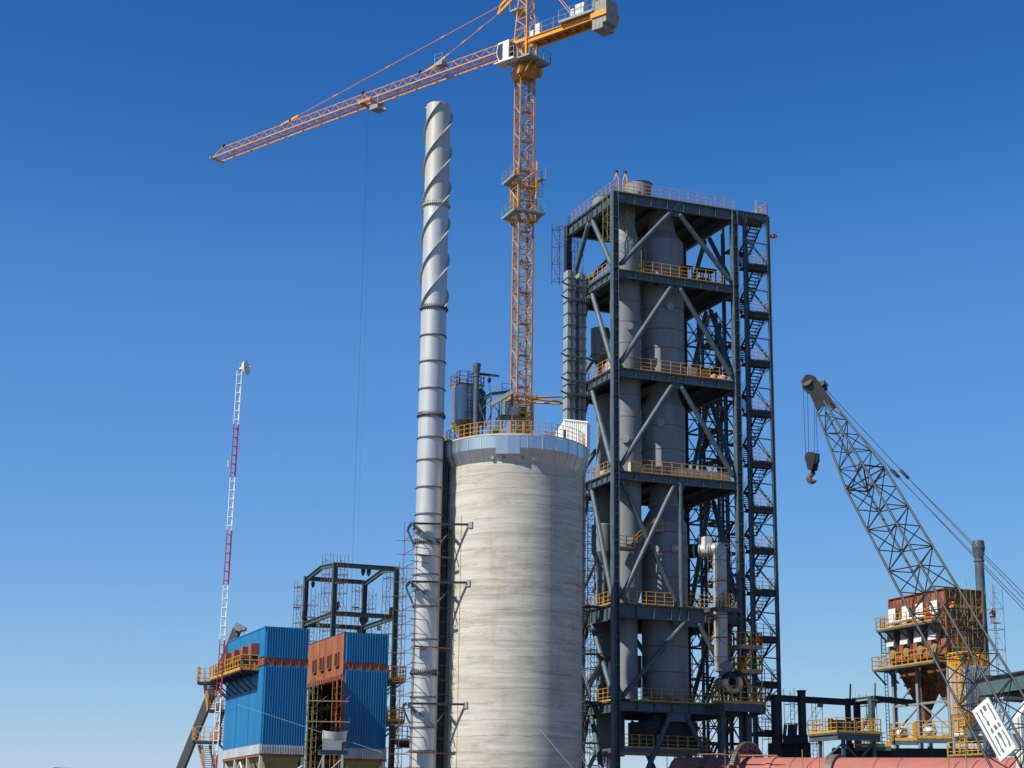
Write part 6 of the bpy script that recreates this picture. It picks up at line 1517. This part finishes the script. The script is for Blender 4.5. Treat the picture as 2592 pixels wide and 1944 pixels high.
# ================================================================== WORKERS
def worker(name,label,pos,h,pose,face,jacket=CLOB,trous=CLOB,helmet=HELM):
    "one skinned body; pose: dict of joints in metres for a 1.75 m person (x right, y forward, z up)"
    k=h/1.75;c=math.cos(face);s=math.sin(face)
    J=dict(pel=(0,0,.95),sp=(0,.0,1.2),ch=(0,.0,1.4),nk=(0,.01,1.52),hd=(0,.03,1.64),hip1=(.1,0,.9),kn1=(.12,.05,.5),an1=(.12,0,.09),to1=(.13,.18,.05),hip2=(-.1,0,.9),kn2=(-.12,.05,.5),an2=(-.12,0,.09),to2=(-.13,.18,.05),
      sh1=(.19,0,1.42),el1=(.26,.02,1.14),wr1=(.28,.14,.9),ha1=(.28,.2,.83),sh2=(-.19,0,1.42),el2=(-.26,.02,1.14),wr2=(-.28,.14,.9),ha2=(-.28,.2,.83));J.update(pose)
    R=dict(pel=.15,sp=.14,ch=.16,nk=.065,hd=.105,hip1=.10,kn1=.07,an1=.055,to1=.045,hip2=.10,kn2=.07,an2=.055,to2=.045,sh1=.075,el1=.055,wr1=.04,ha1=.045,sh2=.075,el2=.055,wr2=.04,ha2=.045)
    E=[('pel','sp'),('sp','ch'),('ch','nk'),('nk','hd'),('pel','hip1'),('hip1','kn1'),('kn1','an1'),('an1','to1'),('pel','hip2'),('hip2','kn2'),('kn2','an2'),('an2','to2'),('ch','sh1'),('sh1','el1'),('el1','wr1'),('wr1','ha1'),('ch','sh2'),('sh2','el2'),('el2','wr2'),('wr2','ha2')]
    nm_=list(J);me=bpy.data.meshes.new(name)
    def tr(p): return (k*(p[0]*c-p[1]*s),k*(p[0]*s+p[1]*c),k*p[2])
    me.from_pydata([tr(J[n]) for n in nm_],[(nm_.index(a),nm_.index(b)) for a,b in E],[])
    o=bpy.data.objects.new(name,me);C.objects.link(o)
    md=o.modifiers.new('skin','SKIN');
    for i,n in enumerate(nm_):
        sv_=me.skin_vertices[0].data[i];sv_.radius=(R[n]*k,R[n]*k);sv_.use_root=(n=='pel')
    o.modifiers.new('sub','SUBSURF').levels=1
    dg=bpy.context.evaluated_depsgraph_get();me2=bpy.data.meshes.new_from_object(o.evaluated_get(dg));bpy.data.objects.remove(o)
    me2.name=name;o=bpy.data.objects.new(name,me2);C.objects.link(o);o.location=pos
    me2.materials.clear()
    for q in (trous,jacket,SKIN): me2.materials.append(q)
    hd=V(tr(J['hd']));pe=V(tr(J['pel']));chh=V(tr(J['ch']));up_=(chh-pe).normalized();hands=[V(tr(J['ha1'])),V(tr(J['ha2']))]
    for pg in me2.polygons:
        cc_=pg.center;pg.use_smooth=True
        if (cc_-hd).length<.16*k or min((cc_-q).length for q in hands)<.085*k: pg.material_index=2
        elif (cc_-pe).dot(up_)>.06*k: pg.material_index=1
        else: pg.material_index=0
    tag(o,label,'person','workers at the rusty filter')
    m=MB();ax=(hd-V(tr(J['nk']))).normalized();xx=ax.orthogonal().normalized();w0=V(pos)
    m.lathe(w0+hd+ax*.02*k,[(.17*k,.0),(.165*k,.02*k),(.135*k,.02*k),(.13*k,.09*k),(.09*k,.14*k),(.01,.155*k)],16,ax=ax,x=xx);m.build('helmet',helmet,o)
    return o
zf=xt-3.05
worker('person','worker in dark overalls and orange helmet bending forward on scaffold before rusty filter',X(.75,-.9,zf),1.75,dict(sp=(0,.2,1.14),ch=(0,.42,1.22),nk=(0,.54,1.27),hd=(0,.66,1.29),sh1=(.19,.42,1.22),el1=(.24,.5,.95),wr1=(.2,.66,.78),ha1=(.19,.72,.73),sh2=(-.19,.42,1.22),el2=(-.24,.5,.95),wr2=(-.2,.66,.78),ha2=(-.19,.72,.73)),math.radians(60))
worker('person','worker in orange vest and helmet standing upright on scaffold beside bending worker',X(.45,-.55,zf),1.75,dict(el1=(.3,.15,1.2),wr1=(.22,.35,1.25),ha1=(.2,.42,1.26)),math.radians(190),CLOO)
worker('person','worker with orange vest squatting on rightmost scaffold next to grey stack',X(XA+.75,-.8,zf+.1),1.75,dict(pel=(0,-.1,.55),sp=(0,0,.8),ch=(0,.1,.98),nk=(0,.16,1.1),hd=(0,.2,1.2),hip1=(.1,-.08,.52),kn1=(.16,.35,.55),an1=(.13,.1,.09),to1=(.14,.28,.05),hip2=(-.1,-.08,.52),kn2=(-.16,.35,.55),an2=(-.13,.1,.09),to2=(-.14,.28,.05),sh1=(.19,.1,.98),el1=(.26,.3,.8),wr1=(.18,.5,.75),ha1=(.16,.56,.75),sh2=(-.19,.1,.98),el2=(-.26,.3,.8),wr2=(-.18,.5,.75),ha2=(-.16,.56,.75)),math.radians(120),CLOB,CLOO)
# ================================================================== CAMERA, LIGHT, WORLD
SUN_AZ=math.radians(-122);SUN_EL=math.radians(46)
cd=bpy.data.cameras.new('camera');co=bpy.data.objects.new('camera',cd);C.objects.link(co)
cd.sensor_width=36;cd.sensor_fit='HORIZONTAL';cd.lens=36*FPX/2592;cd.clip_start=.5;cd.clip_end=8000
from mathutils import Matrix
mw=Matrix((R_,U_,-F_)).transposed().to_4x4();mw.translation=CAM;co.matrix_world=mw
S.camera=co
sd=V((math.sin(SUN_AZ)*math.cos(SUN_EL),math.cos(SUN_AZ)*math.cos(SUN_EL),math.sin(SUN_EL)))
ld=bpy.data.lights.new('sun','SUN');ld.energy=5.0;ld.angle=math.radians(.5);ld.color=(1,.94,.84)
lo=bpy.data.objects.new('sun',ld);C.objects.link(lo);lo.rotation_euler=(-sd).to_track_quat('-Z','Y').to_euler()
w=bpy.data.worlds.new('World');S.world=w;w.use_nodes=True;nt=w.node_tree
bg=nt.nodes['Background'];sky=nt.nodes.new('ShaderNodeTexSky');sky.sky_type='NISHITA';sky.sun_disc=False
sky.sun_elevation=SUN_EL;sky.sun_rotation=SUN_AZ%(2*PI);sky.altitude=1200;sky.air_density=1.0;sky.dust_density=.3;sky.ozone_density=3.0
hs=nt.nodes.new('ShaderNodeHueSaturation');hs.inputs['Saturation'].default_value=1.25
def scale(src,k):
    n=nt.nodes.new('ShaderNodeMix');n.data_type='RGBA';n.blend_type='MULTIPLY';n.clamp_result=False;n.inputs[0].default_value=1.;n.inputs[7].default_value=(k,k,k,1)
    nt.links.new(src,n.inputs[6]);return n.outputs[2]
cv=nt.nodes.new('ShaderNodeRGBCurve')       # grades the physical sky to the photo's deep dry-air blue
for ci,pts in enumerate((((0,0),(.058,.027),(.095,.083),(.1715,.146),(.465,.354),(1,.62)),((0,0),(.1,.058),(.185,.136),(.268,.259),(.407,.365),(.75,.572),(1,.66)),((0,0),(.3,.27),(.449,.445),(.588,.632),(.75,.755),(1,.80)))):
    c=cv.mapping.curves[ci];c.points[0].location=pts[0];c.points[1].location=pts[-1]
    for p in pts[1:-1]: c.points.new(*p)
cv.mapping.update()
nt.links.new(sky.outputs[0],hs.inputs['Color']);nt.links.new(scale(hs.outputs[0],.14),cv.inputs['Color'])
nt.links.new(scale(cv.outputs[0],8.),bg.inputs['Color']);bg.inputs['Strength'].default_value=.1
S.view_settings.view_transform='Standard';S.view_settings.look='None';S.view_settings.exposure=.27;S.view_settings.gamma=1
S.view_settings.use_curve_mapping=False
S.render.resolution_x=1024;S.render.resolution_y=768
S.cycles.max_bounces=4
